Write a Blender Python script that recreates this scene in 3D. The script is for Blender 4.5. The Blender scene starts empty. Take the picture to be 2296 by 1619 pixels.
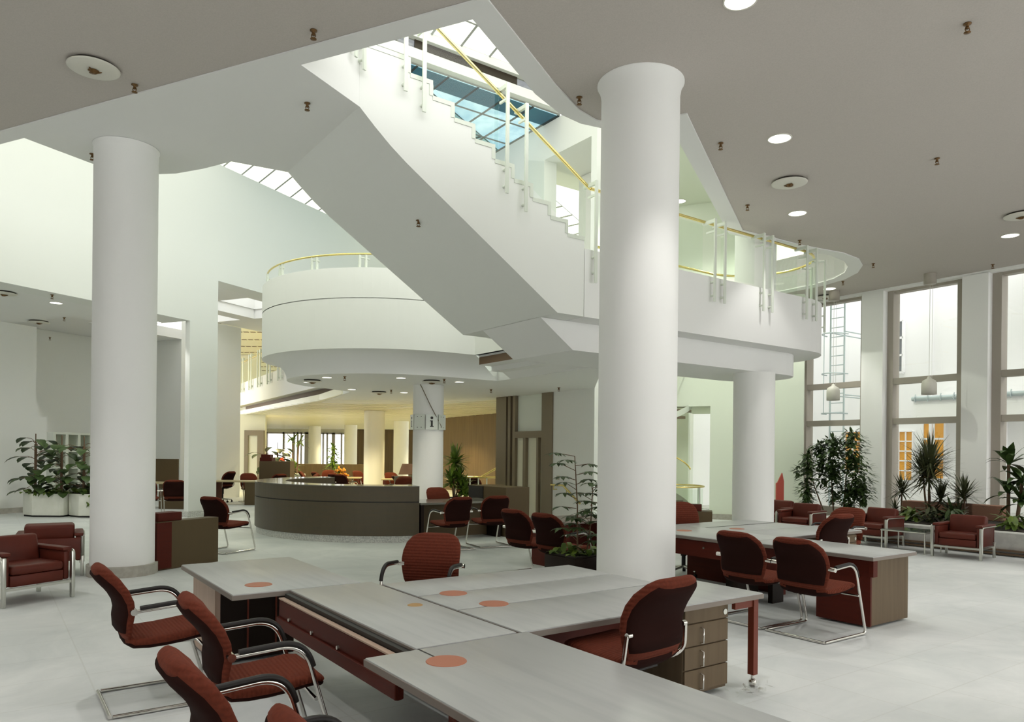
import bpy, math, random
from mathutils import Vector, Matrix

# ---------------------------------------------------------------- camera, sky, exposure
scene = bpy.context.scene
W_PX, H_PX = 2296.0, 1619.0
FOC, EYE, CX, CY, ROLL = 1660.0, 1.65, 1148.0, 1016.0, 0.0105
cam_data = bpy.data.cameras.new('camera')
cam = bpy.data.objects.new('camera', cam_data)
scene.collection.objects.link(cam)
cam_data.sensor_fit = 'HORIZONTAL'
cam_data.sensor_width = 36.0
cam_data.lens = 36.0 * FOC / W_PX
cam_data.shift_x = 0.0
cam_data.shift_y = (CY - H_PX / 2) / W_PX
cam_data.clip_end = 300
cam.matrix_world = Matrix.Translation((0, 0, EYE)) @ Matrix.Rotation(math.radians(90), 4, 'X') @ Matrix.Rotation(ROLL, 4, 'Z')
scene.camera = cam

scene.view_settings.view_transform = 'Standard'
scene.view_settings.look = 'None'
scene.view_settings.gamma = 1.0
scene.view_settings.use_curve_mapping = False
scene.view_settings.exposure = 0.0
scene.cycles.use_denoising = True
scene.cycles.max_bounces = 9
scene.cycles.diffuse_bounces = 6
scene.cycles.glossy_bounces = 3
scene.cycles.transmission_bounces = 4
scene.cycles.transparent_max_bounces = 12
scene.cycles.caustics_reflective = False
scene.cycles.caustics_refractive = False
scene.cycles.sample_clamp_indirect = 6.0
scene.cycles.use_adaptive_sampling = True
scene.cycles.adaptive_threshold = 0.03

world = bpy.data.worlds.new('overcast_sky')
scene.world = world
world.use_nodes = True
wn = world.node_tree.nodes
wl = world.node_tree.links
for n in list(wn):
    wn.remove(n)
w_out = wn.new('ShaderNodeOutputWorld')
w_bg = wn.new('ShaderNodeBackground')
w_tc = wn.new('ShaderNodeTexCoord')
w_nz = wn.new('ShaderNodeTexNoise')
w_nz.inputs['Scale'].default_value = 2.2
w_nz.inputs['Detail'].default_value = 5
w_rp = wn.new('ShaderNodeValToRGB')
w_rp.color_ramp.elements[0].position = 0.35
w_rp.color_ramp.elements[0].color = (0.95, 0.97, 0.98, 1)
w_rp.color_ramp.elements[1].position = 0.65
w_rp.color_ramp.elements[1].color = (1.0, 0.99, 0.94, 1)
wl.new(w_tc.outputs['Generated'], w_nz.inputs['Vector'])
wl.new(w_nz.outputs['Fac'], w_rp.inputs['Fac'])
wl.new(w_rp.outputs['Color'], w_bg.inputs['Color'])
w_bg.inputs['Strength'].default_value = 3.6
wl.new(w_bg.outputs['Background'], w_out.inputs['Surface'])

# ---------------------------------------------------------------- grids of the building
# B / A: the grid of the desks, stair and window wall; U / V: the grid turned 30 degrees from it
_tb, _tu = math.radians(54.6), math.radians(24.6)
BX, BY = math.sin(_tb), math.cos(_tb)
UX, UY = math.sin(_tu), math.cos(_tu)
ANG_B = math.atan2(BY, BX)
ANG_U = math.atan2(UY, UX)
PI = math.pi


def bp(b, a, z=0.0):
    return Vector((b * BX - a * BY, b * BY + a * BX, z))


def up(u, v, z=0.0):
    return Vector((u * UX - v * UY, u * UY + v * UX, z))


def ray(px, py):
    dx, dy = px - CX, py - CY
    return (dx + ROLL * dy) / FOC, -(dy - ROLL * dx) / FOC


def on_z(px, py, z=0.0):
    """the point of the level z that the photograph shows at this pixel"""
    a, b = ray(px, py)
    y = (z - EYE) / b
    return Vector((a * y, y, z))


def at_depth(px, py, y):
    a, b = ray(px, py)
    return Vector((a * y, y, EYE + b * y))


def on_plane_b(px, py, bb):
    """(a, z) on the vertical plane B = bb"""
    x, b = ray(px, py)
    y = bb / (BX * x + BY)
    return (-BY * x * y + BX * y, EYE + b * y)


# ---------------------------------------------------------------- mesh collecting
COL = scene.collection


class MB:
    def __init__(self):
        self.v, self.f, self.sm = [], [], []

    def face(self, pts, smooth=False):
        n = len(self.v)
        self.v += [Vector(p) for p in pts]
        self.f.append(tuple(range(n, n + len(pts))))
        self.sm.append(smooth)

    def add(self, vs, fs, smooth=False):
        n = len(self.v)
        self.v += [Vector(p) for p in vs]
        for f in fs:
            self.f.append(tuple(n + i for i in f))
            self.sm.append(smooth)

    def box(self, x0, x1, y0, y1, z0, z1, tf=None):
        vs = [(x0, y0, z0), (x1, y0, z0), (x1, y1, z0), (x0, y1, z0), (x0, y0, z1), (x1, y0, z1), (x1, y1, z1), (x0, y1, z1)]
        if tf:
            vs = [tf(*p) for p in vs]
        self.add(vs, [(3, 2, 1, 0), (4, 5, 6, 7), (0, 1, 5, 4), (1, 2, 6, 5), (2, 3, 7, 6), (3, 0, 4, 7)])
        return self

    def prism(self, pts, z0, z1, smooth=False):
        n = len(pts)
        vs = [(p[0], p[1], z0) for p in pts] + [(p[0], p[1], z1) for p in pts]
        self.add(vs, [tuple(range(n - 1, -1, -1)), tuple(range(n, 2 * n))])
        self.add(vs, [(i, (i + 1) % n, n + (i + 1) % n, n + i) for i in range(n)], smooth)
        return self

    def extrude(self, pts, vec):
        n = len(pts)
        vec = Vector(vec)
        vs = [Vector(p) for p in pts] + [Vector(p) + vec for p in pts]
        self.add(vs, [tuple(range(n - 1, -1, -1)), tuple(range(n, 2 * n))] + [(i, (i + 1) % n, n + (i + 1) % n, n + i) for i in range(n)])
        return self

    def tube(self, path, r, n=8, closed=False, smooth=True, r2=None):
        path = [Vector(p) for p in path]
        m = len(path)
        up0 = Vector((0, 0, 1))
        vs = []
        prev = None
        for i, p in enumerate(path):
            if closed:
                t = path[(i + 1) % m] - path[i - 1]
            else:
                t = path[min(i + 1, m - 1)] - path[max(i - 1, 0)]
            t.normalize()
            if prev is None:
                a = up0 if abs(t.dot(up0)) < 0.95 else Vector((1, 0, 0))
                s = t.cross(a).normalized()
            else:
                s = prev - t * prev.dot(t)
                s.normalize()
            prev = s
            q = t.cross(s)
            rr = r if r2 is None else r + (r2 - r) * i / max(m - 1, 1)
            for k in range(n):
                w = 2 * PI * k / n
                vs.append(p + (s * math.cos(w) + q * math.sin(w)) * rr)
        fs = []
        for i in range(m if closed else m - 1):
            j = (i + 1) % m
            for k in range(n):
                fs.append((i * n + k, i * n + (k + 1) % n, j * n + (k + 1) % n, j * n + k))
        self.add(vs, fs, smooth)
        if not closed:
            self.add([vs[k] for k in range(n)], [tuple(range(n - 1, -1, -1))])
            self.add([vs[(m - 1) * n + k] for k in range(n)], [tuple(range(n))])
        return self

    def lathe(self, prof, c=(0, 0, 0), n=32, smooth=True, a0=0.0, a1=2 * PI):
        c = Vector(c)
        full = abs(a1 - a0 - 2 * PI) < 1e-6
        m = n if full else n + 1
        vs = []
        for r, z in prof:
            for k in range(m):
                w = a0 + (a1 - a0) * k / n
                vs.append(c + Vector((r * math.cos(w), r * math.sin(w), z)))
        fs = []
        for i in range(len(prof) - 1):
            for k in range(n):
                k2 = (k + 1) % m
                fs.append((i * m + k, i * m + k2, (i + 1) * m + k2, (i + 1) * m + k))
        self.add(vs, fs, smooth)
        return self

    def ball(self, c, rx, ry, rz, n=10, m=6):
        c = Vector(c)
        vs = []
        for i in range(m + 1):
            t = PI * i / m
            for k in range(n):
                w = 2 * PI * k / n
                vs.append(c + Vector((rx * math.sin(t) * math.cos(w), ry * math.sin(t) * math.sin(w), rz * math.cos(t))))
        self.add(vs, [(i * n + k, i * n + (k + 1) % n, (i + 1) * n + (k + 1) % n, (i + 1) * n + k) for i in range(m) for k in range(n)], True)
        return self

    def build(self, name, mat, parent=None, bevel=0.0, seg=2, clean=False):
        me = bpy.data.meshes.new(name)
        me.from_pydata([tuple(p) for p in self.v], [], self.f)
        me.polygons.foreach_set('use_smooth', self.sm)
        me.materials.append(mat)
        if clean or bevel:
            import bmesh
            b = bmesh.new()
            b.from_mesh(me)
            bmesh.ops.remove_doubles(b, verts=b.verts, dist=1e-5)
            bmesh.ops.recalc_face_normals(b, faces=b.faces)
            if bevel:
                es = [e for e in b.edges if len(e.link_faces) == 2 and e.calc_face_angle(0) > 0.5]
                bmesh.ops.bevel(b, geom=es, offset=bevel, segments=seg, profile=0.5, affect='EDGES', clamp_overlap=True)
                if seg > 1:
                    for f in b.faces:
                        f.smooth = True
            b.to_mesh(me)
            b.free()
            if bevel and seg > 1:
                try:
                    me.set_sharp_from_angle(angle=0.6)
                except Exception:
                    pass
        me.update()
        o = bpy.data.objects.new(name, me)
        COL.objects.link(o)
        if parent is not None:
            o.parent = parent
        return o


def tag(o, label=None, cat=None, group=None, kind=None):
    if label:
        o['label'] = label
    if cat:
        o['category'] = cat
    if group:
        o['group'] = group
    if kind:
        o['kind'] = kind
    return o


def thing(name, label, cat, loc=(0, 0, 0), rz=0.0, group=None):
    o = bpy.data.objects.new(name, None)
    COL.objects.link(o)
    o.empty_display_size = 0.2
    o.location = loc
    o.rotation_euler = (0, 0, rz)
    return tag(o, label, cat, group)


def copy_tree(o, parent=None):
    c = o.copy()
    COL.objects.link(c)
    c.parent = parent
    for ch in list(o.children):
        copy_tree(ch, c)
    return c


def struct(name, mb, mat, bevel=0.0, parent=None, clean=False):
    o = mb.build(name, mat, parent, bevel=bevel, clean=clean)
    if parent is None:
        o['kind'] = 'structure'
    return o


# ---------------------------------------------------------------- materials
def mat(name, col, rough=0.6, metal=0.0, spec=0.5, noise=None, bump=None, emit=None, coat=0.0):
    """noise = (second colour, scale (x,y,z), detail, low, high); bump = (scale, strength, distance)"""
    m = bpy.data.materials.new(name)
    m.use_nodes = True
    nt = m.node_tree
    b = nt.nodes['Principled BSDF']
    b.inputs['Base Color'].default_value = (*col, 1)
    b.inputs['Roughness'].default_value = rough
    b.inputs['Metallic'].default_value = metal
    b.inputs['Specular IOR Level'].default_value = spec
    if coat:
        b.inputs['Coat Weight'].default_value = coat
    if noise or bump:
        tc = nt.nodes.new('ShaderNodeTexCoord')
    if noise:
        c2, sc, det, lo, hi = noise
        mp = nt.nodes.new('ShaderNodeMapping')
        mp.inputs['Scale'].default_value = sc
        nt.links.new(tc.outputs['Object'], mp.inputs['Vector'])
        nz = nt.nodes.new('ShaderNodeTexNoise')
        nz.inputs['Scale'].default_value = 1.0
        nz.inputs['Detail'].default_value = det
        nt.links.new(mp.outputs['Vector'], nz.inputs['Vector'])
        rp = nt.nodes.new('ShaderNodeValToRGB')
        rp.color_ramp.elements[0].position = lo
        rp.color_ramp.elements[0].color = (*col, 1)
        rp.color_ramp.elements[1].position = hi
        rp.color_ramp.elements[1].color = (*c2, 1)
        nt.links.new(nz.outputs['Fac'], rp.inputs['Fac'])
        nt.links.new(rp.outputs['Color'], b.inputs['Base Color'])
    if bump:
        nz2 = nt.nodes.new('ShaderNodeTexNoise')
        nz2.inputs['Scale'].default_value = bump[0]
        nz2.inputs['Detail'].default_value = 4
        nt.links.new(tc.outputs['Object'], nz2.inputs['Vector'])
        bm = nt.nodes.new('ShaderNodeBump')
        bm.inputs['Strength'].default_value = bump[1]
        bm.inputs['Distance'].default_value = bump[2]
        nt.links.new(nz2.outputs['Fac'], bm.inputs['Height'])
        nt.links.new(bm.outputs['Normal'], b.inputs['Normal'])
    if emit:
        b.inputs['Emission Color'].default_value = (*emit[0], 1)
        b.inputs['Emission Strength'].default_value = emit[1]
    return m


def ribbed(name, col, axis, pitch, rough=0.9, depth=0.004, col2=None):
    m = mat(name, col, rough, spec=0.2, noise=(col2 or tuple(c * 0.75 for c in col), (60, 60, 60), 3, 0.35, 0.7))
    nt = m.node_tree
    b = nt.nodes['Principled BSDF']
    tc = nt.nodes.new('ShaderNodeTexCoord')
    wv = nt.nodes.new('ShaderNodeTexWave')
    wv.bands_direction = axis
    wv.inputs['Scale'].default_value = 0.314 / pitch
    nt.links.new(tc.outputs['Object'], wv.inputs['Vector'])
    bm = nt.nodes.new('ShaderNodeBump')
    bm.inputs['Strength'].default_value = 0.8
    bm.inputs['Distance'].default_value = depth
    nt.links.new(wv.outputs['Fac'], bm.inputs['Height'])
    nt.links.new(bm.outputs['Normal'], b.inputs['Normal'])
    try:
        b.inputs['Sheen Weight'].default_value = 0.25
        b.inputs['Sheen Roughness'].default_value = 0.5
        b.inputs['Sheen Tint'].default_value = (*[min(1, c * 3) for c in col], 1)
    except Exception:
        pass
    return m


def pane(name, tint, gloss=0.06, dirt=None, graze=0.5):
    """thin glass: light and view pass straight through, a little is mirrored"""
    m = bpy.data.materials.new(name)
    m.use_nodes = True
    nt = m.node_tree
    for n in list(nt.nodes):
        nt.nodes.remove(n)
    out = nt.nodes.new('ShaderNodeOutputMaterial')
    tr = nt.nodes.new('ShaderNodeBsdfTransparent')
    tr.inputs['Color'].default_value = (*tint, 1)
    gl = nt.nodes.new('ShaderNodeBsdfGlossy')
    gl.inputs['Roughness'].default_value = 0.02
    mx = nt.nodes.new('ShaderNodeMixShader')
    lw = nt.nodes.new('ShaderNodeLayerWeight')
    lw.inputs['Blend'].default_value = 0.12
    mu = nt.nodes.new('ShaderNodeMath')
    mu.operation = 'MULTIPLY_ADD'
    mu.inputs[1].default_value = graze
    mu.inputs[2].default_value = gloss
    mu.use_clamp = True
    nt.links.new(lw.outputs['Facing'], mu.inputs[0])
    nt.links.new(mu.outputs[0], mx.inputs['Fac'])
    nt.links.new(tr.outputs[0], mx.inputs[1])
    nt.links.new(gl.outputs[0], mx.inputs[2])
    if dirt:
        tc = nt.nodes.new('ShaderNodeTexCoord')
        nz = nt.nodes.new('ShaderNodeTexNoise')
        nz.inputs['Scale'].default_value = 0.9
        nz.inputs['Detail'].default_value = 8
        nz.inputs['Roughness'].default_value = 0.65
        rp = nt.nodes.new('ShaderNodeValToRGB')
        rp.color_ramp.elements[0].position = 0.38
        rp.color_ramp.elements[0].color = (*dirt, 1)
        rp.color_ramp.elements[1].position = 0.58
        rp.color_ramp.elements[1].color = (*tint, 1)
        nt.links.new(tc.outputs['Object'], nz.inputs['Vector'])
        nt.links.new(nz.outputs['Fac'], rp.inputs['Fac'])
        nt.links.new(rp.outputs['Color'], tr.inputs['Color'])
    nt.links.new(mx.outputs[0], out.inputs['Surface'])
    return m


M = {}
M['plaster'] = mat('white_plaster', (0.78, 0.79, 0.76), 0.85, spec=0.2, bump=(180, 0.15, 0.002))
M['pierpaint'] = mat('bright_pier_paint', (0.88, 0.88, 0.86), 0.85, spec=0.2)
M['soffit'] = mat('smooth_soffit_paint', (0.80, 0.80, 0.785), 0.85, spec=0.2)
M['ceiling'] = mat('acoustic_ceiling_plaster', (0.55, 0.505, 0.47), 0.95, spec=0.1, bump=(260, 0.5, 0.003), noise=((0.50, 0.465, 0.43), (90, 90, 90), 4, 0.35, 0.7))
M['greenlit'] = mat('green_lit_plaster', (0.76, 0.81, 0.70), 0.85, spec=0.2)  # greenish cast of the light is put into this plaster colour
M['creamwall'] = mat('cream_paint', (0.74, 0.72, 0.58), 0.85, spec=0.2)
M['slat'] = mat('cream_slatted_ceiling', (0.78, 0.75, 0.58), 0.3, spec=0.5)
M['columnpaint'] = mat('column_plaster', (0.84, 0.84, 0.82), 0.8, spec=0.25, bump=(150, 0.2, 0.003))
M['marble'] = mat('pale_marble', (0.60, 0.62, 0.60), 0.4, noise=((0.70, 0.72, 0.70), (2.0, 2.0, 2.0), 8, 0.35, 0.65))
M['plinth'] = mat('grey_stone_plinth', (0.36, 0.34, 0.29), 0.6, noise=((0.42, 0.40, 0.35), (12, 12, 12), 5, 0.4, 0.6))
M['granite'] = mat('speckled_granite', (0.42, 0.42, 0.40), 0.4, noise=((0.62, 0.62, 0.58), (40, 40, 40), 4, 0.4, 0.6))
M['desktop'] = mat('grey_veneer_top', (0.375, 0.385, 0.375), 0.32, spec=0.45, noise=((0.315, 0.325, 0.32), (14, 1.1, 30), 6, 0.45, 0.75))
M['deskedge'] = mat('grey_desk_edge', (0.21, 0.18, 0.155), 0.5, spec=0.25)
M['olive'] = mat('olive_brown_veneer', (0.098, 0.070, 0.037), 0.5, spec=0.15, noise=((0.10, 0.072, 0.038), (30, 30, 1.2), 5, 0.35, 0.7))
M['tan'] = mat('pale_rose_veneer', (0.42, 0.30, 0.23), 0.5, noise=((0.37, 0.26, 0.19), (30, 30, 1.5), 5, 0.35, 0.7))
M['drawer'] = mat('taupe_drawer_veneer', (0.135, 0.098, 0.06), 0.5, spec=0.15, noise=((0.112, 0.080, 0.049), (20, 20, 1.2), 5, 0.35, 0.7))
M['redwood'] = mat('dark_red_stained_wood', (0.080, 0.014, 0.008), 0.45, spec=0.12, noise=((0.07, 0.013, 0.008), (3, 3, 40), 5, 0.35, 0.7))
M['redsteel'] = mat('red_brown_steel', (0.14, 0.030, 0.015), 0.4, spec=0.25)
M['darkwood'] = mat('very_dark_stained_wood', (0.016, 0.009, 0.006), 0.5, spec=0.15)
M['counter'] = mat('grey_brown_counter_veneer', (0.092, 0.072, 0.046), 0.42, spec=0.25, noise=((0.085, 0.070, 0.048), (3, 3, 22), 5, 0.35, 0.7))
M['countertop'] = mat('polished_counter_top', (0.16, 0.155, 0.13), 0.12)
M['seat'] = ribbed('ribbed_rust_fabric', (0.115, 0.023, 0.010), 'X', 0.022)
M['back'] = ribbed('ribbed_rust_fabric_back', (0.11, 0.022, 0.010), 'Z', 0.026)
M['shell'] = mat('shell_fabric_with_rear_shade', (0.018, 0.0055, 0.004), 0.9, spec=0.08)
M['leather'] = mat('red_brown_leather', (0.108, 0.021, 0.012), 0.42, spec=0.22, bump=(90, 0.25, 0.002), noise=((0.085, 0.017, 0.010), (5, 5, 5), 5, 0.35, 0.7))
M['chrome'] = mat('chrome', (0.72, 0.70, 0.66), 0.10, 1.0)
M['steel'] = mat('satin_steel', (0.60, 0.60, 0.55), 0.28, 1.0)
M['rubber'] = mat('black_arm_pad', (0.012, 0.010, 0.009), 0.45, spec=0.3)
M['brass'] = mat('brass', (0.80, 0.66, 0.27), 0.25, 1.0)
M['oldbrass'] = mat('dull_brass', (0.16, 0.085, 0.03), 0.4, 0.6)
M['whitemetal'] = mat('off_white_enamel', (0.66, 0.70, 0.62), 0.4)
M['fitting'] = mat('ceiling_fitting_white', (0.66, 0.64, 0.57), 0.45)
M['shadowgap'] = mat('dark_vent_gap', (0.03, 0.022, 0.015), 0.8)
M['lamp'] = mat('lit_lamp_glass', (0.9, 0.9, 0.85), 0.4, emit=((1.0, 0.97, 0.88), 3.0))
M['orange'] = mat('terracotta_cap', (0.37, 0.14, 0.082), 0.5, spec=0.3)
M['tancap'] = mat('ochre_cap', (0.36, 0.21, 0.07), 0.5)
M['glass'] = pane('clear_pane', (0.985, 0.985, 0.985))
M['railglass'] = pane('green_edged_rail_glass', (0.94, 0.98, 0.94), 0.02, graze=0.18)
M['skyglass'] = pane('skylight_pane', (0.60, 0.63, 0.525), 0.02)
M['blueglass'] = pane('blue_tinted_pane', (0.21, 0.30, 0.31), 0.02, dirt=(0.11, 0.20, 0.235))
M['cyanband'] = pane('cyan_tinted_pane', (0.02, 0.115, 0.145), 0.02)
M['mullion'] = mat('grey_mullion', (0.26, 0.27, 0.25), 0.5)
M['frame'] = mat('taupe_window_frame', (0.36, 0.325, 0.275), 0.5)
M['bronze'] = mat('brown_anodised_frame', (0.22, 0.175, 0.115), 0.4, 0.2)
M['slot'] = mat('brown_air_slot', (0.14, 0.085, 0.045), 0.6)
M['render'] = mat('white_courtyard_render', (0.90, 0.90, 0.905), 0.9)
M['amber'] = mat('amber_glass_lit_room', (0.55, 0.27, 0.03), 0.3, noise=((0.42, 0.22, 0.05), (2, 2, 1.5), 2, 0.3, 0.7), emit=((0.75, 0.36, 0.05), 0.25))
M['clerestory'] = mat('dark_building_stand_in', (0.03, 0.02, 0.012), 0.3)
M['greypane'] = pane('grey_tinted_pane', (0.10, 0.105, 0.11), 0.05)
M['greyglass'] = mat('dark_courtyard_glass', (0.14, 0.15, 0.17), 0.2)
M['ladder'] = mat('galvanised_steel', (0.45, 0.52, 0.54), 0.5, 0.3)
M['leaf'] = mat('dark_green_leaf', (0.030, 0.060, 0.014), 0.42, noise=((0.055, 0.095, 0.022), (9, 9, 9), 2, 0.35, 0.65))
M['leaflight'] = mat('yellow_green_leaf', (0.14, 0.20, 0.025), 0.45, noise=((0.07, 0.12, 0.02), (9, 9, 9), 2, 0.35, 0.65))
M['leafspike'] = mat('narrow_bronze_green_leaf', (0.040, 0.050, 0.018), 0.45, noise=((0.075, 0.080, 0.03), (9, 9, 9), 2, 0.35, 0.65))
M['leaffar'] = mat('lit_room_plant_leaf', (0.17, 0.27, 0.03), 0.45, noise=((0.08, 0.14, 0.02), (9, 9, 9), 2, 0.35, 0.65))  # leaf green raised to carry the light falling on these plants
M['stem'] = mat('brown_cane', (0.13, 0.075, 0.04), 0.8)
M['soil'] = mat('dark_soil', (0.02, 0.014, 0.009), 0.95)
M['planter'] = mat('white_planter', (0.80, 0.80, 0.72), 0.5, noise=((0.70, 0.70, 0.60), (3, 3, 3), 4, 0.45, 0.75))
M['pot'] = mat('terracotta_box', (0.28, 0.14, 0.09), 0.8)
M['bedstone'] = mat('pale_bed_stone', (0.58, 0.58, 0.55), 0.7, noise=((0.50, 0.50, 0.48), (8, 8, 8), 4, 0.4, 0.6))
M['signwhite'] = mat('white_acrylic_sign', (0.72, 0.76, 0.70), 0.35)
M['ink'] = mat('black_print', (0.02, 0.018, 0.015), 0.6)
M['redsign'] = mat('red_enamel', (0.45, 0.05, 0.02), 0.4)
M['switchplate'] = mat('beige_switch', (0.55, 0.52, 0.42), 0.5)
M['darkdoor'] = mat('dark_doorway', (0.012, 0.010, 0.008), 0.7)
M['woodpanel'] = mat('brown_wood_panelling', (0.14, 0.09, 0.04), 0.5, noise=((0.10, 0.062, 0.026), (12, 12, 0.8), 5, 0.35, 0.7))
M['tabletop'] = mat('pale_wood_table', (0.46, 0.38, 0.22), 0.35)
M['flower'] = mat('orange_blossom', (0.75, 0.30, 0.03), 0.6)
M['cable'] = mat('brown_cable', (0.16, 0.12, 0.07), 0.6)
M['pinkboard'] = mat('pinkish_board', (0.42, 0.24, 0.16), 0.6)
M['clearbag'] = pane('crumpled_clear_film', (0.92, 0.93, 0.90), 0.25)

# floor: pale marble slabs, faint joints on the U / V grid
fm = bpy.data.materials.new('pale_floor')
fm.use_nodes = True
nt = fm.node_tree
fb = nt.nodes['Principled BSDF']
fb.inputs['Roughness'].default_value = 0.42
fb.inputs['Specular IOR Level'].default_value = 0.4
tc = nt.nodes.new('ShaderNodeTexCoord')
n1 = nt.nodes.new('ShaderNodeTexNoise')
n1.inputs['Scale'].default_value = 0.9
n1.inputs['Detail'].default_value = 9
n1.inputs['Roughness'].default_value = 0.65
n1.inputs['Distortion'].default_value = 0.8
r1 = nt.nodes.new('ShaderNodeValToRGB')
r1.color_ramp.elements[0].position = 0.3
r1.color_ramp.elements[0].color = (0.54, 0.57, 0.565, 1)
r1.color_ramp.elements[1].position = 0.7
r1.color_ramp.elements[1].color = (0.74, 0.755, 0.745, 1)
mp = nt.nodes.new('ShaderNodeMapping')
mp.inputs['Rotation'].default_value = (0, 0, -ANG_B)
bt = nt.nodes.new('ShaderNodeTexBrick')
bt.offset = 0.0
bt.inputs['Scale'].default_value = 1.0
bt.inputs['Brick Width'].default_value = 0.62
bt.inputs['Row Height'].default_value = 0.62
bt.inputs['Mortar Size'].default_value = 0.006
bt.inputs['Color1'].default_value = (1, 1, 1, 1)
bt.inputs['Color2'].default_value = (0.955, 0.955, 0.955, 1)
bt.inputs['Mortar'].default_value = (0.90, 0.895, 0.88, 1)
mu = nt.nodes.new('ShaderNodeMix')
mu.data_type = 'RGBA'
mu.blend_type = 'MULTIPLY'
mu.inputs['Factor'].default_value = 1.0
nt.links.new(tc.outputs['Object'], n1.inputs['Vector'])
nt.links.new(n1.outputs['Fac'], r1.inputs['Fac'])
nt.links.new(tc.outputs['Object'], mp.inputs['Vector'])
nt.links.new(mp.outputs['Vector'], bt.inputs['Vector'])
nt.links.new(r1.outputs['Color'], mu.inputs[6])
nt.links.new(bt.outputs['Color'], mu.inputs[7])
nt.links.new(mu.outputs[2], fb.inputs['Base Color'])
M['floor'] = fm

# ================================================================ STRUCTURE
ZC = 5.65        # main ceiling
ZU = 6.40        # upper floor
ZM = 4.57        # mezzanine floor
ZB = 3.60        # mezzanine fascia bottom
ZS = 3.18        # soffit under the mezzanine


def xy(p):
    return (p.x, p.y)


# ---- floor
m = MB()
m.box(-34, 26, -7.5, 56, -0.25, 0.0)
struct('floor', m, M['floor'])

# ---- main ceiling with the opening; a smooth painted band borders the opening
edge_p = [up(5.78, 24), up(5.78, 2.94), up(7.46, 2.94), up(8.12, 2.90), up(8.45, 2.80), up(8.62, 2.62), up(8.70, 2.35), up(8.70, 1.78), up(13.61, 1.78),
          bp(12.6, 8.25), bp(13.65, 8.08), bp(14.3, 8.13), bp(14.85, 8.36), bp(15.35, 8.75), bp(15.7, 9.25), bp(15.9, 9.9), bp(15.95, 13.2)]
edge_q = [up(6.02, 24), up(6.02, 3.20), up(7.55, 3.22), up(8.12, 3.14), up(8.45, 3.00), up(8.70, 2.78), up(8.90, 2.45), up(8.95, 2.03), up(13.72, 2.03),
          bp(12.6, 8.47), bp(13.65, 8.33), bp(14.22, 8.40), bp(14.70, 8.60), bp(15.12, 8.92), bp(15.43, 9.35), bp(15.62, 9.95), bp(15.68, 13.2)]
outer = [bp(17.7, 13.2), bp(17.7, 2), Vector((14.5, -7.5, 0)), Vector((-24, -7.5, 0)), Vector((-30, 4, 0))]
m = MB()
m.prism([xy(p) for p in edge_q] + [xy(p) for p in outer], ZC, ZU)
struct('ceiling', m, M['ceiling'])
m = MB()
zb0, zb1 = ZC - 0.018, ZC - 0.002
for i in range(len(edge_p) - 1):
    a, b, c, d = edge_p[i], edge_p[i + 1], edge_q[i + 1], edge_q[i]
    m.face([(a.x, a.y, zb0), (b.x, b.y, zb0), (c.x, c.y, zb0), (d.x, d.y, zb0)])
    m.face([(a.x, a.y, zb0), (a.x, a.y, zb1), (b.x, b.y, zb1), (b.x, b.y, zb0)])
    m.face([(d.x, d.y, zb0), (c.x, c.y, zb0), (c.x, c.y, ZU), (d.x, d.y, ZU)])
struct('trim_1', m, M['soffit'], clean=True)

# ---- upper landing at the head of the stair (soffit flush with the ceiling)
land = [up(6.021, 9.70), up(6.021, 5.20), up(7.02, 5.20), bp(3.48, 8.01), bp(3.60, 10.50), bp(2.73, 10.60), up(7.67, 7.9), up(7.70, 8.4), up(7.68, 8.9), up(7.55, 9.3), up(7.3, 9.58), up(6.95, 9.68)]
m = MB()
m.prism([xy(p) for p in land], ZC - 0.016, ZU)
struct('upper_landing_slab', m, M['soffit'])

# ---- bright atrium wall on the left with its two openings and the pier between them
VW = 14.70
m = MB()
m.prism([xy(up(-6, VW)), xy(up(13.15, VW)), xy(up(13.15, VW + 0.6)), xy(up(-6, VW + 0.6))], 4.80, 8.93)
m.prism([xy(up(13.15, VW)), xy(up(14.02, VW)), xy(up(14.02, VW + 0.15)), xy(up(13.15, VW + 0.15))], 0.0, 8.93)
m.prism([xy(up(14.02, VW)), xy(up(30, VW)), xy(up(30, VW + 0.6)), xy(up(14.02, VW + 0.6))], 5.96, 8.93)
struct('wall_left', m, M['plaster'])
m = MB()
m.prism([xy(up(13.09, VW - 0.06)), xy(up(14.08, VW - 0.06)), xy(up(14.08, VW + 0.21)), xy(up(13.09, VW + 0.21))], 0.0, 0.14)
struct('baseboard_left', m, M['granite'])

# ---- left wing behind it: soffit, raised bay, back walls
m = MB()
m.prism([xy(up(-6, VW + 0.6)), xy(up(13.15, VW + 0.6)), xy(up(13.15, 16.6)), xy(up(11.7, 17.0)), xy(up(11.7, 24)), xy(up(-6, 24))], 4.80, 5.2)
struct('ceiling_left', m, M['soffit'])
m = MB()
m.prism([xy(up(11.7, VW + 0.6)), xy(up(14.0, VW + 0.6)), xy(up(14.0, 19.6)), xy(up(17.2, 19.6)), xy(up(17.2, 24)), xy(up(11.7, 24))], 5.205, 5.5)
struct('ceiling_left_raised', m, M['soffit'])
m = MB()
m.prism([xy(up(-6, 19.3)), xy(up(12.65, 19.3)), xy(up(12.65, 19.6)), xy(up(-6, 19.6))], 0.0, 2.47)
m.prism([xy(up(-6, 19.3)), xy(up(12.42, 19.3)), xy(up(12.42, 19.6)), xy(up(-6, 19.6))], 2.47, 2.8)
m.prism([xy(up(-6, 19.3)), xy(up(12.36, 19.3)), xy(up(12.36, 19.6)), xy(up(-6, 19.6))], 2.8, 4.80)
struct('wall_left_stepped', m, M['plaster'])
m = MB()
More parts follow.
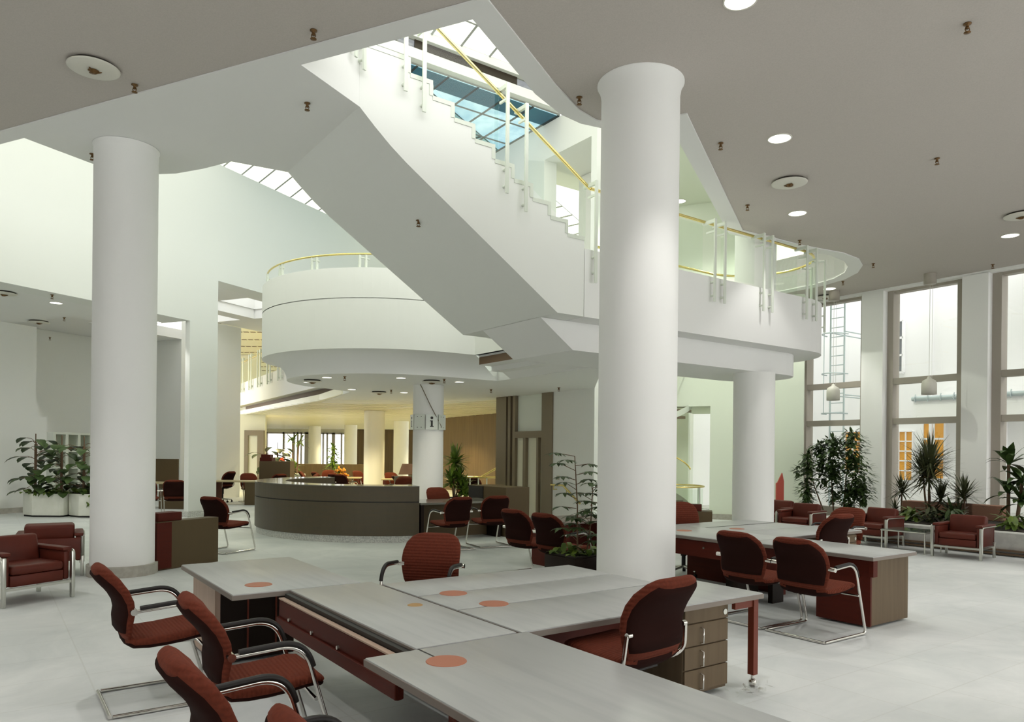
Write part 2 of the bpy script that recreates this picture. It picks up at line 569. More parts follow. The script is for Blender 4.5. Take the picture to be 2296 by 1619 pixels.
m.prism([xy(up(-6, 19.22)), xy(up(12.7, 19.22)), xy(up(12.7, 19.299)), xy(up(-6, 19.299))], 0.0, 0.13)
struct('baseboard_left_stepped', m, M['plinth'])
m = MB()
m.prism([xy(up(-6, 22.0)), xy(up(17.2, 22.0)), xy(up(17.2, 22.3)), xy(up(-6, 22.3))], 0.0, 5.2)
m.prism([xy(up(17.2, 19.6)), xy(up(19.75, 19.6)), xy(up(19.75, 22.3)), xy(up(17.2, 22.3))], 0.0, 5.96)
struct('wall_back_left', m, M['plaster'])

# right bay: high soffit with two square skylight wells
m = MB()
zz = 5.96
us = [14.02, 15.9, 18.5, 24]
vs = [VW + 0.6, 15.55, 17.8, 18.4, 19.55]
for i in range(len(us) - 1):
    for j in range(len(vs) - 1):
        if i == 1 and j in (1, 3):
            continue
        m.prism([xy(up(us[i], vs[j])), xy(up(us[i + 1], vs[j])), xy(up(us[i + 1], vs[j + 1])), xy(up(us[i], vs[j + 1]))], zz, zz + 0.3)
for j in (1, 3):
    a, b, c, d = us[1], us[2], vs[j], vs[j + 1]
    m.prism([xy(up(a, c)), xy(up(a + 0.05, c)), xy(up(a + 0.05, d)), xy(up(a, d))], zz + 0.3, zz + 1.2)
    m.prism([xy(up(b - 0.05, c)), xy(up(b, c)), xy(up(b, d)), xy(up(b - 0.05, d))], zz + 0.3, zz + 1.2)
    m.prism([xy(up(a, d - 0.05)), xy(up(b, d - 0.05)), xy(up(b, d)), xy(up(a, d))], zz + 0.3, zz + 1.2)
    m.prism([xy(up(a, c)), xy(up(b, c)), xy(up(b, c + 0.05)), xy(up(a, c + 0.05))], zz + 0.3, zz + 1.2)
struct('ceiling_skylight_bay', m, M['soffit'])

# ---- mezzanine: gallery slab with rounded nose, fascia, recessed beam under it
nose = []
for k in range(0, 13):
    w = -PI / 2 + PI * 0.62 * k / 12
    nose.append(bp(12.45 + 1.25 * math.cos(w), 9.25 + 1.25 * math.sin(w)))
gal = [bp(6.92, 8.0)] + nose + [bp(12.6, 10.35), bp(9.2, 10.35), bp(9.2, 12.5), bp(7.95, 12.5), bp(7.95, 10.52), bp(6.92, 10.52)]
m = MB()
m.prism([xy(p) for p in gal], ZB, ZM)
struct('mezzanine_gallery', m, M['soffit'])
m = MB()
m.extrude([bp(6.44, 8.4, ZB - 0.001), bp(9.0, 8.4, ZB - 0.001), bp(9.0, 8.4, ZS), bp(7.05, 8.4, ZS)], bp(0, 1.5, 0))
nose2 = []
for k in range(0, 11):
    w = -PI / 2 + PI * k / 10
    nose2.append(bp(12.30 + 0.75 * math.cos(w), 9.15 + 0.75 * math.sin(w)))
m.prism([xy(p) for p in [bp(9.0, 8.4)] + nose2 + [bp(9.0, 9.9)]], ZS, ZB - 0.001)
struct('mezzanine_beam', m, M['soffit'])

# ---- rotunda drum (its wall rises over the mezzanine edge) and the cove and soffit below
DC, DR = (7.45, 15.25), 2.77


def arc(c, r, a0, a1, n):
    return [bp(c[0] + r * math.cos(a0 + (a1 - a0) * k / n), c[1] + r * math.sin(a0 + (a1 - a0) * k / n)) for k in range(n + 1)]


d_out = [bp(7.95, 12.48)] + arc(DC, DR, -PI / 2, -PI * 1.40, 48)
d_in = [bp(7.95, 12.68)] + arc(DC, DR - 0.2, -PI / 2, -PI * 1.40, 48)
m = MB()
for z0, z1, s in ((ZB, ZM - 0.025, 0), (ZM - 0.025, ZM - 0.008, 0.02), (ZM - 0.008, 5.13, 0)):
    for i in range(len(d_out) - 1):
        a, b = d_out[i], d_out[i + 1]
        if s:
            a, b = a + (d_in[i] - a) * 0.12, b + (d_in[i + 1] - b) * 0.12
        m.add([(a.x, a.y, z0), (b.x, b.y, z0), (b.x, b.y, z1), (a.x, a.y, z1)], [(0, 1, 2, 3)], True)
for i in range(len(d_out) - 1):
    a, b, c, d = d_out[i], d_out[i + 1], d_in[i + 1], d_in[i]
    m.face([(a.x, a.y, 5.13), (b.x, b.y, 5.13), (c.x, c.y, 5.13), (d.x, d.y, 5.13)])
    m.add([(d.x, d.y, ZB), (c.x, c.y, ZB), (c.x, c.y, 5.13), (d.x, d.y, 5.13)], [(0, 1, 2, 3)], True)
    m.face([(a.x, a.y, ZM - 0.025), (b.x, b.y, ZM - 0.025), (c.x, c.y, ZM - 0.025), (d.x, d.y, ZM - 0.025)])
m.prism([xy(bp(7.93, 10.52)), xy(bp(7.95, 10.52)), xy(bp(7.95, 12.50)), xy(bp(7.93, 12.50))], ZB, 5.13)
struct('wall_rotunda', m, M['plaster'])
# cove: from the drum's foot inwards and down to the lower soffit
m = MB()
R2 = 2.25
prev = None
for k in range(7):
    t = k / 6.0
    rr = DR - (DR - R2) * (math.sin(t * PI / 2) ** 0.9)
    z = ZB - (ZB - ZS) * (1 - math.cos(t * PI / 2))
    ln = [bp(7.95 + 0.96 * t, 12.48 + (DR - rr) * 1.5)] + [p for p in arc((7.45, 15.25 + 0.0), rr, -PI / 2, -PI * 1.40, 48)]
    ln[0] = bp(7.95 + 0.9 * t, DC[1] - rr)
    ln = [Vector((p.x, p.y, z)) for p in ln]
    if prev:
        for i in range(len(ln) - 1):
            m.add([prev[i], prev[i + 1], ln[i + 1], ln[i]], [(0, 1, 2, 3)], True)
    prev = ln
struct('rotunda_cove', m, M['soffit'], clean=True)
# lower soffit of reception (one level): disc of the rotunda and the hall behind
low = [bp(8.85, DC[1] - R2)] + arc(DC, R2, -PI / 2, -PI * 1.25, 40) + [bp(7.6, 17.9), bp(8.6, 22.5), bp(9.8, 22.5), bp(11.5, 20), bp(11.5, 12.9), bp(9.05, 9.95), bp(8.75, 9.95)]
m = MB()
m.prism([xy(p) for p in low], ZS, ZS + 0.2)
struct('ceiling_reception', m, M['soffit'])
# stepped edge with the brown air slot between gallery and rotunda
m = MB()
a0, a1 = 9.9, 12.48
prof = [(8.03, ZB - 0.002), (8.03, 3.56), (8.03, 3.40), (8.34, 3.40), (8.34, 3.30), (8.62, 3.30), (8.80, ZS + 0.004), (9.1, ZS + 0.004), (9.1, ZB - 0.002), (7.96, ZB - 0.002)]
pp = [bp(b, a1, z) for b, z in prof]
m.extrude(pp, bp(0, a0 - a1, 0))
struct('trim_2', m, M['soffit'], clean=True)
m = MB()
m.extrude([bp(8.02, a1 - 0.03, 3.555), bp(8.029, a1 - 0.03, 3.555), bp(8.029, a1 - 0.03, 3.41), bp(8.02, a1 - 0.03, 3.41)], bp(0, a0 - a1 + 0.05, 0))
v = m.build('air_slot', M['slot'])
tag(v, 'brown air slot in the stepped soffit under the foot of the stair', 'air vent', 'air slots in the stepped soffits')

# ---- bridge far left: fascia, stepped soffit with its own slot
B0, B1 = Vector((-6.15, 22.9, 0)), Vector((-12.8, 33.9, 0))
bd = (B1 - B0).normalized()
bn = Vector((bd.y, -bd.x, 0))      # points back to the right
m = MB()
q = [B0 - bd * 2.2, B1, B1 + bn * 2.2, B0 - bd * 2.2 + bn * 2.2]
m.prism([xy(p) for p in q], ZB, ZM)
m.prism([xy(p) for p in [B0 - bd * 2.2 + bn * 0.3, B1 - bd * 0.6 + bn * 0.3, B1 + bn * 2.0, B0 - bd * 2.2 + bn * 2.0]], 3.42, ZB)
m.prism([xy(p) for p in [B0 - bd * 2.2 + bn * 0.7, B1 - bd * 0.6 + bn * 0.7, B1 + bn * 2.0, B0 - bd * 2.2 + bn * 2.0]], 3.26, 3.42)
struct('mezzanine_bridge', m, M['soffit'])
m = MB()
m.prism([xy(p) for p in [B0 - bd * 2.0 + bn * 0.28, B1 - bd * 1.4 + bn * 0.28, B1 - bd * 1.4 + bn * 0.299, B0 - bd * 2.0 + bn * 0.299]], 3.44, 3.585)
v = m.build('air_slot', M['slot'])
tag(v, 'long brown air slot under the white bridge at the far left', 'air vent', 'air slots in the stepped soffits')

# ---- far room: slatted ceiling, walls, window front
m = MB()
m.prism([(-13.6, 35.2), (-5.9, 22.6), (-4.6, 19.9), (-3.2, 20.5), (2.2, 20.5), (4, 52), (-17.8, 52), (-17.8, 40)], ZS + 0.01, ZS + 0.2)
struct('ceiling_far', m, M['slat'])
# joints between the slats
m = MB()
for k in range(46):
    y = 22.2 + 0.62 * k
    m.box(max(-17.6, -6.1 - (y - 22.6) * 0.62), 1.9, y, y + 0.035, ZS - 0.004, ZS + 0.009)
struct('trim_3', m, M['creamwall'])
m = MB()
m.box(-26, -17.4, 52, 52.3, 0, 7.5)
m.box(-17.4, 4, 52, 52.3, 2.95, 7.5)
m.box(-17.4, 4, 52, 52.3, 0, 0.35)
m.box(-10.9, 4, 52, 52.3, 0.35, 2.95)
struct('wall_far', m, M['creamwall'])
m = MB()
for px, w in ((597, 0.14), (635, 0.14), (659, 0.10), (667, 0.10), (675, 0.10), (684, 0.34), (716, 0.14), (724, 0.10), (733, 0.10), (745, 0.22), (765, 0.10), (789, 0.25)):
    x = at_depth(px, 1016, 52).x
    m.box(x, x + w, 51.8, 51.98, 0.35, 2.95)
m.box(-17.4, -10.9, 51.8, 51.98, 2.83, 2.95)
w6 = struct('window_6', m, M['frame'])
m = MB()
m.box(-17.3, -11.0, 51.9, 51.91, 0.4, 2.9)
m.build('pane', M['glass'], w6)
# wood panelled wall on the right of the far room with its dark doorway
wp0, wp1 = Vector((-3.0, 33.5, 0)), Vector((1.9, 24.7, 0))
wd = (wp1 - wp0).normalized()
wn_ = Vector((wd.y, -wd.x, 0))
m = MB()
m.prism([xy(p) for p in [wp0, wp1, wp1 - wn_ * -0.25, wp0 - wn_ * -0.25]], 0, ZS + 0.005)
struct('wall_far_panelled', m, M['woodpanel'])
pa, pb = wp0 + wd * 5.2, wp0 + wd * 6.2
m = MB()
m.prism([xy(p) for p in [pa - wn_ * 0.03, pb - wn_ * 0.03, pb - wn_ * 0.001, pa - wn_ * 0.001]], 0.01, 2.25)
struct('door_1', m, M['darkdoor'])
m = MB()
m.box(-10.9, -4.0, 51.7, 51.99, 0.0, ZS)
struct('wall_far_wood', m, M['woodpanel'])
# left wall of the far room with olive door frame
m = MB()
m.box(-17.9, -17.6, 31.9, 52, 0, ZS)
struct('wall_far_left', m, M['creamwall'])
m = MB()
dx0 = at_depth(549, 1030, 31.5).x
dx1 = at_depth(592, 1030, 31.5).x
m.box(dx0, dx0 + 0.16, 31.4, 31.6, 0, 2.5)
m.box(dx1 - 0.26, dx1, 31.4, 31.6, 0, 2.5)
m.box(dx0 + 0.16, dx1 - 0.26, 31.4, 31.6, 2.28, 2.5)
d2 = struct('door_2', m, M['bronze'])
m = MB()
m.box(dx0 + 0.16, dx1 - 0.26, 31.47, 31.5, 0.02, 2.28)
m.build('door_leaf', M['creamwall'], d2)
m = MB()
m.box(-17.6, dx1, 31.62, 31.8, 0, ZS)
struct('wall_far_door', m, M['creamwall'])
# upper far room: warm ceiling with rows of slots and a warm wall
m = MB()
m.prism([(-26, 27), (-7.0, 24.0), (3, 24.0), (3, 52), (-26, 52)], 6.55, 6.7)
struct('ceiling_far_upper', m, M['slat'])
m = MB()
for k in range(9):
    y = 28.5 + 2.1 * k
    for j in range(44):
        x = -19 + 0.28 * j
        m.box(x, x + 0.2, y, y + 0.12, 6.535, 6.549)
struct('trim_4', m, M['slot'])
m = MB()
m.box(-26, -13.0, 38.0, 38.2, ZM, 6.54)
m.box(-13.0, 3, 51.6, 51.8, ZM, 6.54)
struct('wall_far_upper', m, M['creamwall'])

# ---- wall beside reception (handrail wall) rising to the skylight, lift front in it
m = MB()
m.prism([xy(p) for p in [bp(11.5, 12.9), bp(11.5, 14.42), bp(11.9, 14.42), bp(11.9, 12.9)]], 0, ZS)
m.prism([xy(p) for p in [bp(11.5, 14.9), bp(11.5, 24.0), bp(11.9, 24.0), bp(11.9, 14.9)]], ZS + 0.001, 10.0)
m.prism([xy(p) for p in [bp(11.5, 12.9), bp(11.5, 14.9), bp(11.9, 14.9), bp(11.9, 12.9)]], 9.1, 10.0)
m.prism([xy(p) for p in [bp(11.5, 12.9), bp(11.5, 13.1), bp(11.9, 13.1), bp(11.9, 12.9)]], ZS + 0.001, 9.1)
m.prism([xy(p) for p in [bp(13.0, 12.9), bp(13.0, 15.3), bp(13.2, 15.3), bp(13.2, 12.9)]], ZS, 9.11)
m.prism([xy(p) for p in [bp(11.901, 12.9), bp(13.19, 12.9), bp(13.19, 15.3), bp(11.901, 15.3)]], 9.12, 9.3)
struct('wall_right_reception', m, M['plaster'])
m = MB()
for (a, b, z0, z1) in ((14.42, 14.85, 0, ZS), (14.98, 15.06, 0, 2.05), (15.52, 15.64, 0, 2.05), (16.0, 16.12, 0, ZS), (16.22, 16.34, 0, ZS), (16.42, 16.9, 0, ZS)):
    m.prism([xy(p) for p in [bp(11.46, a), bp(11.46, b), bp(11.8, b), bp(11.8, a)]], z0, z1)
m.prism([xy(p) for p in [bp(11.46, 14.85), bp(11.46, 16.0), bp(11.8, 16.0), bp(11.8, 14.85)]], 2.05, 2.22)
m.prism([xy(p) for p in [bp(11.60, 16.0), bp(11.60, 16.9), bp(11.8, 16.9), bp(11.8, 16.0)]], 0, ZS)
d3 = struct('door_3', m, M['bronze'])
m = MB()
m.prism([xy(p) for p in [bp(11.55, 14.85), bp(11.55, 16.0), bp(11.6, 16.0), bp(11.6, 14.85)]], 0.01, 2.05)
m.build('door_leaf', M['creamwall'], d3)
m = MB()
m.prism([xy(p) for p in [bp(11.55, 14.86), bp(11.55, 15.99), bp(11.57, 15.99), bp(11.57, 14.86)]], 2.23, ZS - 0.01)
m.build('top_pane', M['signwhite'], d3)

# ---- green-lit walls of the stair void right of the big column
m = MB()
m.prism([xy(p) for p in [up(19.55, 1.07), up(19.55, 3.32), up(19.85, 3.32), up(19.85, 1.07)]], 0, 8.2)
m.prism([xy(p) for p in [up(23.2, 4.6), up(23.2, 8.2), up(23.5, 8.2), up(23.5, 4.6)]], 0, 10.0)
m.prism([xy(p) for p in [up(19.55, 3.32), up(19.55, 4.45), up(23.2, 4.45), up(23.2, 3.32)]], 2.92, 8.2)
m.prism([xy(p) for p in [up(19.85, 3.0), up(23.2, 3.0), up(23.2, 3.3), up(19.85, 3.3)]], 0, 2.92)
struct('wall_green', m, M['greenlit'])
m = MB()
m.prism([xy(p) for p in [up(19.49, 1.07), up(19.49, 3.32), up(19.549, 3.32), up(19.549, 1.07)]], 0, 0.14)
struct('baseboard_green', m, M['plinth'])
pq = [up(21.0, 2.99), up(22.6, 2.99), up(22.6, 2.95), up(21.0, 2.95)]
m = MB()
m.prism([xy(p) for p in [up(21.0, 3.32), up(21.9, 3.32), up(21.9, 3.36), up(21.0, 3.36)]], 0.01, 2.1)
struct('door_4', m, M['greenlit'])
m = MB()
m.prism([xy(p) for p in [up(12.6, -9), up(12.6, 2.2), up(15.2, 4.2), up(25, 4.4), up(25, -9)]], 8.2, 8.4)
struct('ceiling_green_upper', m, M['greenlit'])
m = MB()
m.prism([xy(p) for p in [up(12.6, -9), up(12.6, 1.4), up(12.8, 1.4), up(12.8, -9)]], ZU, 8.2)
struct('wall_green_upper', m, M['greenlit'])

# ---- skylight over the atrium
m = MB()
gm = MB()


def sky_quad(p, q_, r, s, nu, nv, w=0.05, bars=None):
    """glass quad p-q-r-s with a grid of bars below it"""
    bars = bars or m
    gm.face([p, q_, r, s])
    for i in range(nu + 1):
        t = i / nu
        a, b = p + (q_ - p) * t, s + (r - s) * t
        bars.tube([a, b], w, 4, smooth=False)
    for j in range(nv + 1):
        t = j / nv
        a, b = p + (s - p) * t, q_ + (r - q_) * t
        bars.tube([a, b], w * 0.7, 4, smooth=False)


# left strip above the bright wall, sloping up to the right
sky_quad(up(-4, VW + 0.3, 9.0), up(34, VW + 0.3, 9.0), up(34, 11.0, 10.9), up(-4, 11.0, 10.9), 60, 3, 0.025)
# high glazing over stair and hall
sky_quad(bp(-8, 14.1, 10.64), bp(11.5, 14.1, 10.64), bp(11.5, 3.0, 13.2), bp(-8, 3.0, 13.2), 26, 16, 0.03)
sky_quad(up(-4, 11.0, 10.9), up(34, 11.0, 10.9), up(34, 10.0, 11.0), up(-4, 10.0, 11.0), 34, 1, 0.03)
m2 = MB()
m2.extrude([bp(-8, 14.05, 10.48), bp(-8, 14.2, 10.48), bp(-8, 14.2, 10.66), bp(-8, 14.05, 10.66)], bp(19.5, 0, 0))
m2.extrude([bp(-8, 14.1, 10.04), bp(-8, 14.3, 10.04), bp(-8, 14.3, 10.26), bp(-8, 14.1, 10.26)], bp(19.5, 0, 0))
m2.extrude([bp(11.35, 2, 10.01), bp(11.55, 2, 10.01), bp(11.55, 2, 13.4), bp(11.35, 2, 13.4)], bp(0, 12, 0))
struct('trim_5', m2, M['plaster'])
sk = m.build('window_7', M['mullion'])
tag(sk, kind='structure')
gm.build('pane', M['skyglass'], sk)
# low glazing with blue tinted panes beyond the clerestory, cyan band along its edge
m = MB()
gm = MB()
sky_quad(bp(5.2, 14.3, 10.03), bp(11.5, 14.3, 10.03), bp(11.5, 22.0, 10.03), bp(5.2, 22.0, 10.03), 8, 7, 0.03)
sk2 = m.build('window_8', M['mullion'])
tag(sk2, kind='structure')
gm.build('pane', M['blueglass'], sk2)
m = MB()
m.face([bp(5.2, 14.3, 9.99), bp(11.5, 14.3, 9.99), bp(11.5, 14.95, 9.99), bp(5.2, 14.95, 9.99)])
m.build('tinted_pane_band', M['cyanband'], sk2)
m = MB()
gm = MB()
sky_quad(bp(-8, 14.2, 10.26), bp(11.5, 14.2, 10.26), bp(11.5, 14.2, 10.48), bp(-8, 14.2, 10.48), 13, 1, 0.025)
sk3 = m.build('window_9', M['mullion'])
tag(sk3, kind='structure')
gm.build('pane', M['greypane'], sk3)
# dark panels in part of the clerestory, standing in for the building behind it
m = MB()
m.prism([xy(p) for p in [bp(7.4, 14.16), bp(10.1, 14.16), bp(10.1, 14.19), bp(7.4, 14.19)]], 10.26, 10.48)
m.build('building_stand_in', M['clerestory'], sk3)
# roof closing the hall right of the skylight
m = MB()
m.prism([xy(p) for p in [bp(11.55, 2), bp(17.8, 2), bp(17.8, 18), bp(11.91, 18), bp(11.91, 12), bp(11.55, 12)]], 10.0, 10.2)
struct('ceiling_roof_right', m, M['plaster'])

# ---- window wall on the right
BW = 17.55
wins = [(9.77, 11.53, 9.90, 11.36), (7.50, 9.24, 7.68, 9.10), (5.22, 6.98, 5.36, 6.80), (2.95, 4.70, 3.10, 4.55), (0.7, 2.45, 0.85, 2.3), (-1.6, 0.2, -1.45, 0.05)]
for i, (o0, o1, g0, g1) in enumerate(wins):
    m = MB()
    for (a, b) in ((o0, g0), (g1, o1)):
        m.prism([xy(p) for p in [bp(BW - 0.02, a), bp(BW - 0.02, b), bp(BW + 0.28, b), bp(BW + 0.28, a)]], 0.0, 5.60)
    for (z0, z1) in ((0.0, 0.38), (2.43, 2.57), (3.38, 3.52), (5.54, 5.60)):
        m.prism([xy(p) for p in [bp(BW, g0), bp(BW, g1), bp(BW + 0.2, g1), bp(BW + 0.2, g0)]], z0, z1)
    wf = struct('window_%d' % (i + 1) if i < 5 else 'window_10', m, M['frame'])
    m = MB()
    for (z0, z1) in ((0.38, 2.43), (2.57, 3.38), (3.52, 5.54)):
        m.face([bp(BW + 0.1, g0, z0), bp(BW + 0.1, g1, z0), bp(BW + 0.1, g1, z1), bp(BW + 0.1, g0, z1)])
    m.build('pane', M['glass'], wf)
m = MB()
gaps = [(11.53, 13.2)] + [(wins[i + 1][1], wins[i][0]) for i in range(len(wins) - 1)] + [(-9.0, -1.6)]
for (a, b) in gaps:
    m.prism([xy(p) for p in [bp(BW - 0.22, a), bp(BW - 0.22, b), bp(BW + 0.3, b), bp(BW + 0.3, a)]], 0, 5.62)
m.prism([xy(p) for p in [bp(BW - 0.22, -9), bp(BW - 0.22, 13.2), bp(BW + 0.3, 13.2), bp(BW + 0.3, -9)]], 5.60, 5.649)
struct('wall_right', m, M['pierpaint'])

# ---- courtyard outside: rendered facade with windows, low roof with gutter, ladder
BF = 25.0
m = MB()
m.prism([xy(p) for p in [bp(BF, -14), bp(BF, 26), bp(BF + 0.3, 26), bp(BF + 0.3, -14)]], -0.2, 10.5)
m.prism([xy(p) for p in [bp(18.5, 16.0), bp(BF, 16.0), bp(BF, 16.3), bp(18.5, 16.3)]], -0.2, 10.5)
fac = struct('wall_courtyard', m, M['render'])
m = MB()
m.prism([xy(p) for p in [bp(BW + 0.3, -16), bp(BF, -16), bp(BF, 16), bp(BW + 0.3, 16)]], -0.3, 0.02)
struct('courtyard_ground', m, M['bedstone'])


def facade_window(px0, py0, px1, py1, glassm, nx, ny, fw=0.07, dep=0.10):
    a0, z1 = on_plane_b(px0, py0, BF)
    a1, z0 = on_plane_b(px1, py1, BF)
    a0, a1 = max(a0, a1), min(a0, a1)
    m = MB()
    b0 = BF - dep

    def bar(x0, x1, y0, y1):
        m.prism([xy(p) for p in [bp(b0, x0), bp(b0, x1), bp(BF - 0.001, x1), bp(BF - 0.001, x0)]], y0, y1)
    for k in range(nx + 1):
        x = a1 + (a0 - a1) * k / nx
        bar(x - fw / 2, x + fw / 2, z0, z1)
    for k in range(ny + 1):
        z = z0 + (z1 - z0) * k / ny
        bar(a1, a0, z - fw / 2, z + fw / 2)
    w = m.build('courtyard_window', M['render'])
    m = MB()
    m.prism([xy(p) for p in [bp(BF - 0.05, a1), bp(BF - 0.05, a0), bp(BF - 0.02, a0), bp(BF - 0.02, a1)]], z0, z1)
    m.build('pane', glassm, w)
    return w


cw = facade_window(2000, 722, 2027, 835, M['greyglass'], 2, 3)
tag(cw, 'narrow white casement window with grey glass high on the courtyard facade', 'window', 'windows of the courtyard facade')
cw = facade_window(2003, 968, 2048, 1078, M['amber'], 3, 5, 0.04)
tag(cw, 'courtyard window of amber leaded glass with a small tilted top light', 'window', 'windows of the courtyard facade')
cw = facade_window(2072, 940, 2120, 1075, M['amber'], 2, 3, 0.06)
tag(cw, 'courtyard window with amber glow and white bars behind the tallest spiky plant', 'window', 'windows of the courtyard facade')
cw = facade_window(1897, 968, 1932, 1060, M['amber'], 2, 4, 0.05)
tag(cw, 'courtyard window of amber glass behind the bushy ficus', 'window', 'windows of the courtyard facade')
cw = facade_window(2244, 940, 2256, 1050, M['amber'], 1, 3, 0.05)
tag(cw, 'narrow amber courtyard window at the left edge of the rightmost window bay', 'window', 'windows of the courtyard facade')
# low roof with gutter
ga, gz = on_plane_b(2048, 895, 23.0)
gb, gz2 = on_plane_b(2330, 868, 23.0)
m = MB()
m.extrude([bp(23.0, ga, gz), bp(23.0, gb, gz), bp(23.0, gb, gz - 0.65), bp(23.0, ga, gz - 0.65)], bp(1.99, 0, 0))
rf = m.build('courtyard_annexe_roof', M['render'])
tag(rf, 'low projecting roof edge on the courtyard facade with a grey gutter', 'roof')
m = MB()
m.tube([bp(22.93, ga, gz), bp(22.93, gb, gz)], 0.07, 8)
for k in range(9):
    t = ga + (gb - ga) * (k + 0.3) / 9
    m.tube([bp(22.9, t, gz + 0.12), bp(22.82, t, gz - 0.02), bp(22.9, t, gz - 0.1)], 0.018, 6)
m.build('gutter', M['ladder'], rf)
m = MB()
a5, z5 = on_plane_b(2083, 1000, BF - 0.2)
m.tube([bp(BF - 0.12, a5, 0.0), bp(BF - 0.12, a5, 9.8)], 0.05, 8)
dp = m.build('downpipe', M['render'])
tag(dp, 'thin white downpipe on the courtyard wall in the middle window bay', 'pipe')
# caged ladder
LB = 22.0
la, _z = on_plane_b(1862, 800, LB)
lb_, _z = on_plane_b(1893, 800, LB)
lad = thing('caged_ladder', 'pale steel caged ladder outside behind the leftmost window bay', 'ladder', bp(LB, la, 0), ANG_B)
dw = lb_ - la
for yy in (0.0, dw):
    m = MB()
    m.tube([(0, yy, 0.02), (0, yy, 7.6)], 0.028, 8)
    m.build('rail', M['ladder'], lad)
for k in range(24):
    m = MB()
    m.tube([(0, 0, 0.35 + 0.30 * k), (0, dw, 0.35 + 0.30 * k)], 0.016, 6)
    m.build('rung', M['ladder'], lad)
for k in range(4):
    z = 3.0 + 1.25 * k
    m = MB()
    m.tube([(-0.62 * math.sin(PI * j / 12), dw / 2 - (0.36) * math.cos(PI * j / 12) * (1 if dw > 0 else -1) * -1, z) for j in range(13)], 0.02, 6)
    m.build('safety_hoop', M['ladder'], lad)
m = MB()
for yy in (0.25, 0.75):
    m.tube([(-0.55, dw * yy, 3.0), (-0.55, dw * yy, 6.75)], 0.014, 6)
m.build('cage_bar', M['ladder'], lad)
m = MB()
for z in (1.2, 3.6, 5.6):
    m.tube([(0, 0, z), (BF - LB - 0.01, 0, z)], 0.02, 6)
    m.tube([(0, dw, z), (BF - LB - 0.01, dw, z)], 0.02, 6)
m.build('wall_bracket', M['ladder'], lad)

# ---- walls closing the hall behind the camera; openings added to let fill daylight in
m = MB()
m.box(-24.3, 14.8, -7.8, -7.5, 0.0, 1.8)
m.box(-24.3, 14.8, -7.8, -7.5, 3.8, ZU)
for x in (-24.3, -18.8, -13.3, -7.8, -2.3, 3.2, 8.7, 13.6):
    m.box(x, x + 1.2, -7.8, -7.5, 1.8, 3.8)
struct('wall_back', m, M['plaster'])
m = MB()
m.prism([(-24.3, -7.5), (-30.3, 4.0), (-30.0, 4.0), (-24.0, -7.5)], 0.0, ZU)
m.prism([xy(up(-6.3, VW)), xy(up(-6.0, VW)), xy(up(-6.0, 24)), xy(up(-6.3, 24))], 0.0, ZU)
m.prism([(-30.3, 4.0), (-30.0, 4.0), xy(up(-6.0, 24)), xy(up(-6.3, 24))], 0.0, ZU)
struct('wall_left_near', m, M['plaster'])

# ---- planting bed under the windows
m = MB()
m.prism([xy(p) for p in [bp(14.05, -3), bp(14.05, 8.9), bp(BW - 0.23, 8.9), bp(BW - 0.23, -3)]], 0.0, 0.40)
bed = m.build('planting_bed', M['bedstone'], bevel=0.015, seg=1)
tag(bed, 'low pale stone planting bed under the tall windows', 'planter')
m = MB()
m.prism([xy(p) for p in [bp(14.25, -2.8), bp(14.25, 8.7), bp(BW - 0.4, 8.7), bp(BW - 0.4, -2.8)]], 0.40, 0.415)
m.build('soil', M['soil'], bed)
m = MB()
for k in range(2):
    m.prism([xy(p) for p in [bp(13.99 - 0.0, -3), bp(13.99, 8.95), bp(14.049, 8.95), bp(14.049, -3)]], 0.02 + 0.06 * k, 0.05 + 0.06 * k)
m.build('base_ledge', M['slot'], bed)

# ================================================================ COLUMNS
def column(name, label, x, y, r, z0, z1, base=None, cap=None, group=None, seg=48):
    t = thing(name, label, 'column', (x, y, z0), 0, group)
    h = z1 - z0
    m = MB()
    prof = [(r, 0.002 if base else 0.0), (r, h - (0.16 if cap else 0.0))]
    if cap:
        prof += [(r + (cap - r) * 0.25, h - 0.09), (cap - 0.015, h - 0.03), (cap, h - 0.012), (cap, h - 0.001)]
    m.lathe(prof, n=seg)
    m.build('shaft', M['columnpaint'], t)
    if base:
        m = MB()
        m.lathe([(r, base[1]), (base[0], base[1]), (base[0], 0.0)], n=seg, smooth=False)
        m.build('base_ring', M['plinth'], t, bevel=0.0)
    return t


column('round_column', 'thick white round column in front of the grey desks, foot hidden behind them', 1.35, 8.01, 0.42, 0, ZC, cap=0.465)
column('round_column', 'white round column on a grey stone base ring beside the dark wooden cabinet', -5.15, 9.82, 0.385, 0, ZC - 0.018, base=(0.425, 0.14), cap=0.40)
column('round_column', 'white round column under the rounded end of the mezzanine gallery', 4.50, 13.80, 0.372, 0, ZS, base=(0.39, 0.1))
column('round_column', 'white column rising behind the glass railing on top of the gallery', 4.50, 13.80, 0.37, ZM, 8.2)
column('round_column', 'white round column behind the reception counter carrying the information sign', -1.93, 17.0, 0.35, 0, ZS, base=(0.37, 0.1))
for px, y, r, lab in ((839, 28.0, 0.385, 'warmly lit column in the far room just left of the sign column'), (786, 43.0, 0.37, 'slim looking column in the far room behind the flowers table'),
                      (705, 46.0, 0.37, 'far room column standing in front of the end windows'), (899, 37.0, 0.375, 'far room column half hidden behind the sign column')):
    c = column('round_column', lab, at_depth(px, 1016, y).x, y, r, 0, ZS, group='columns of the far room', seg=32)

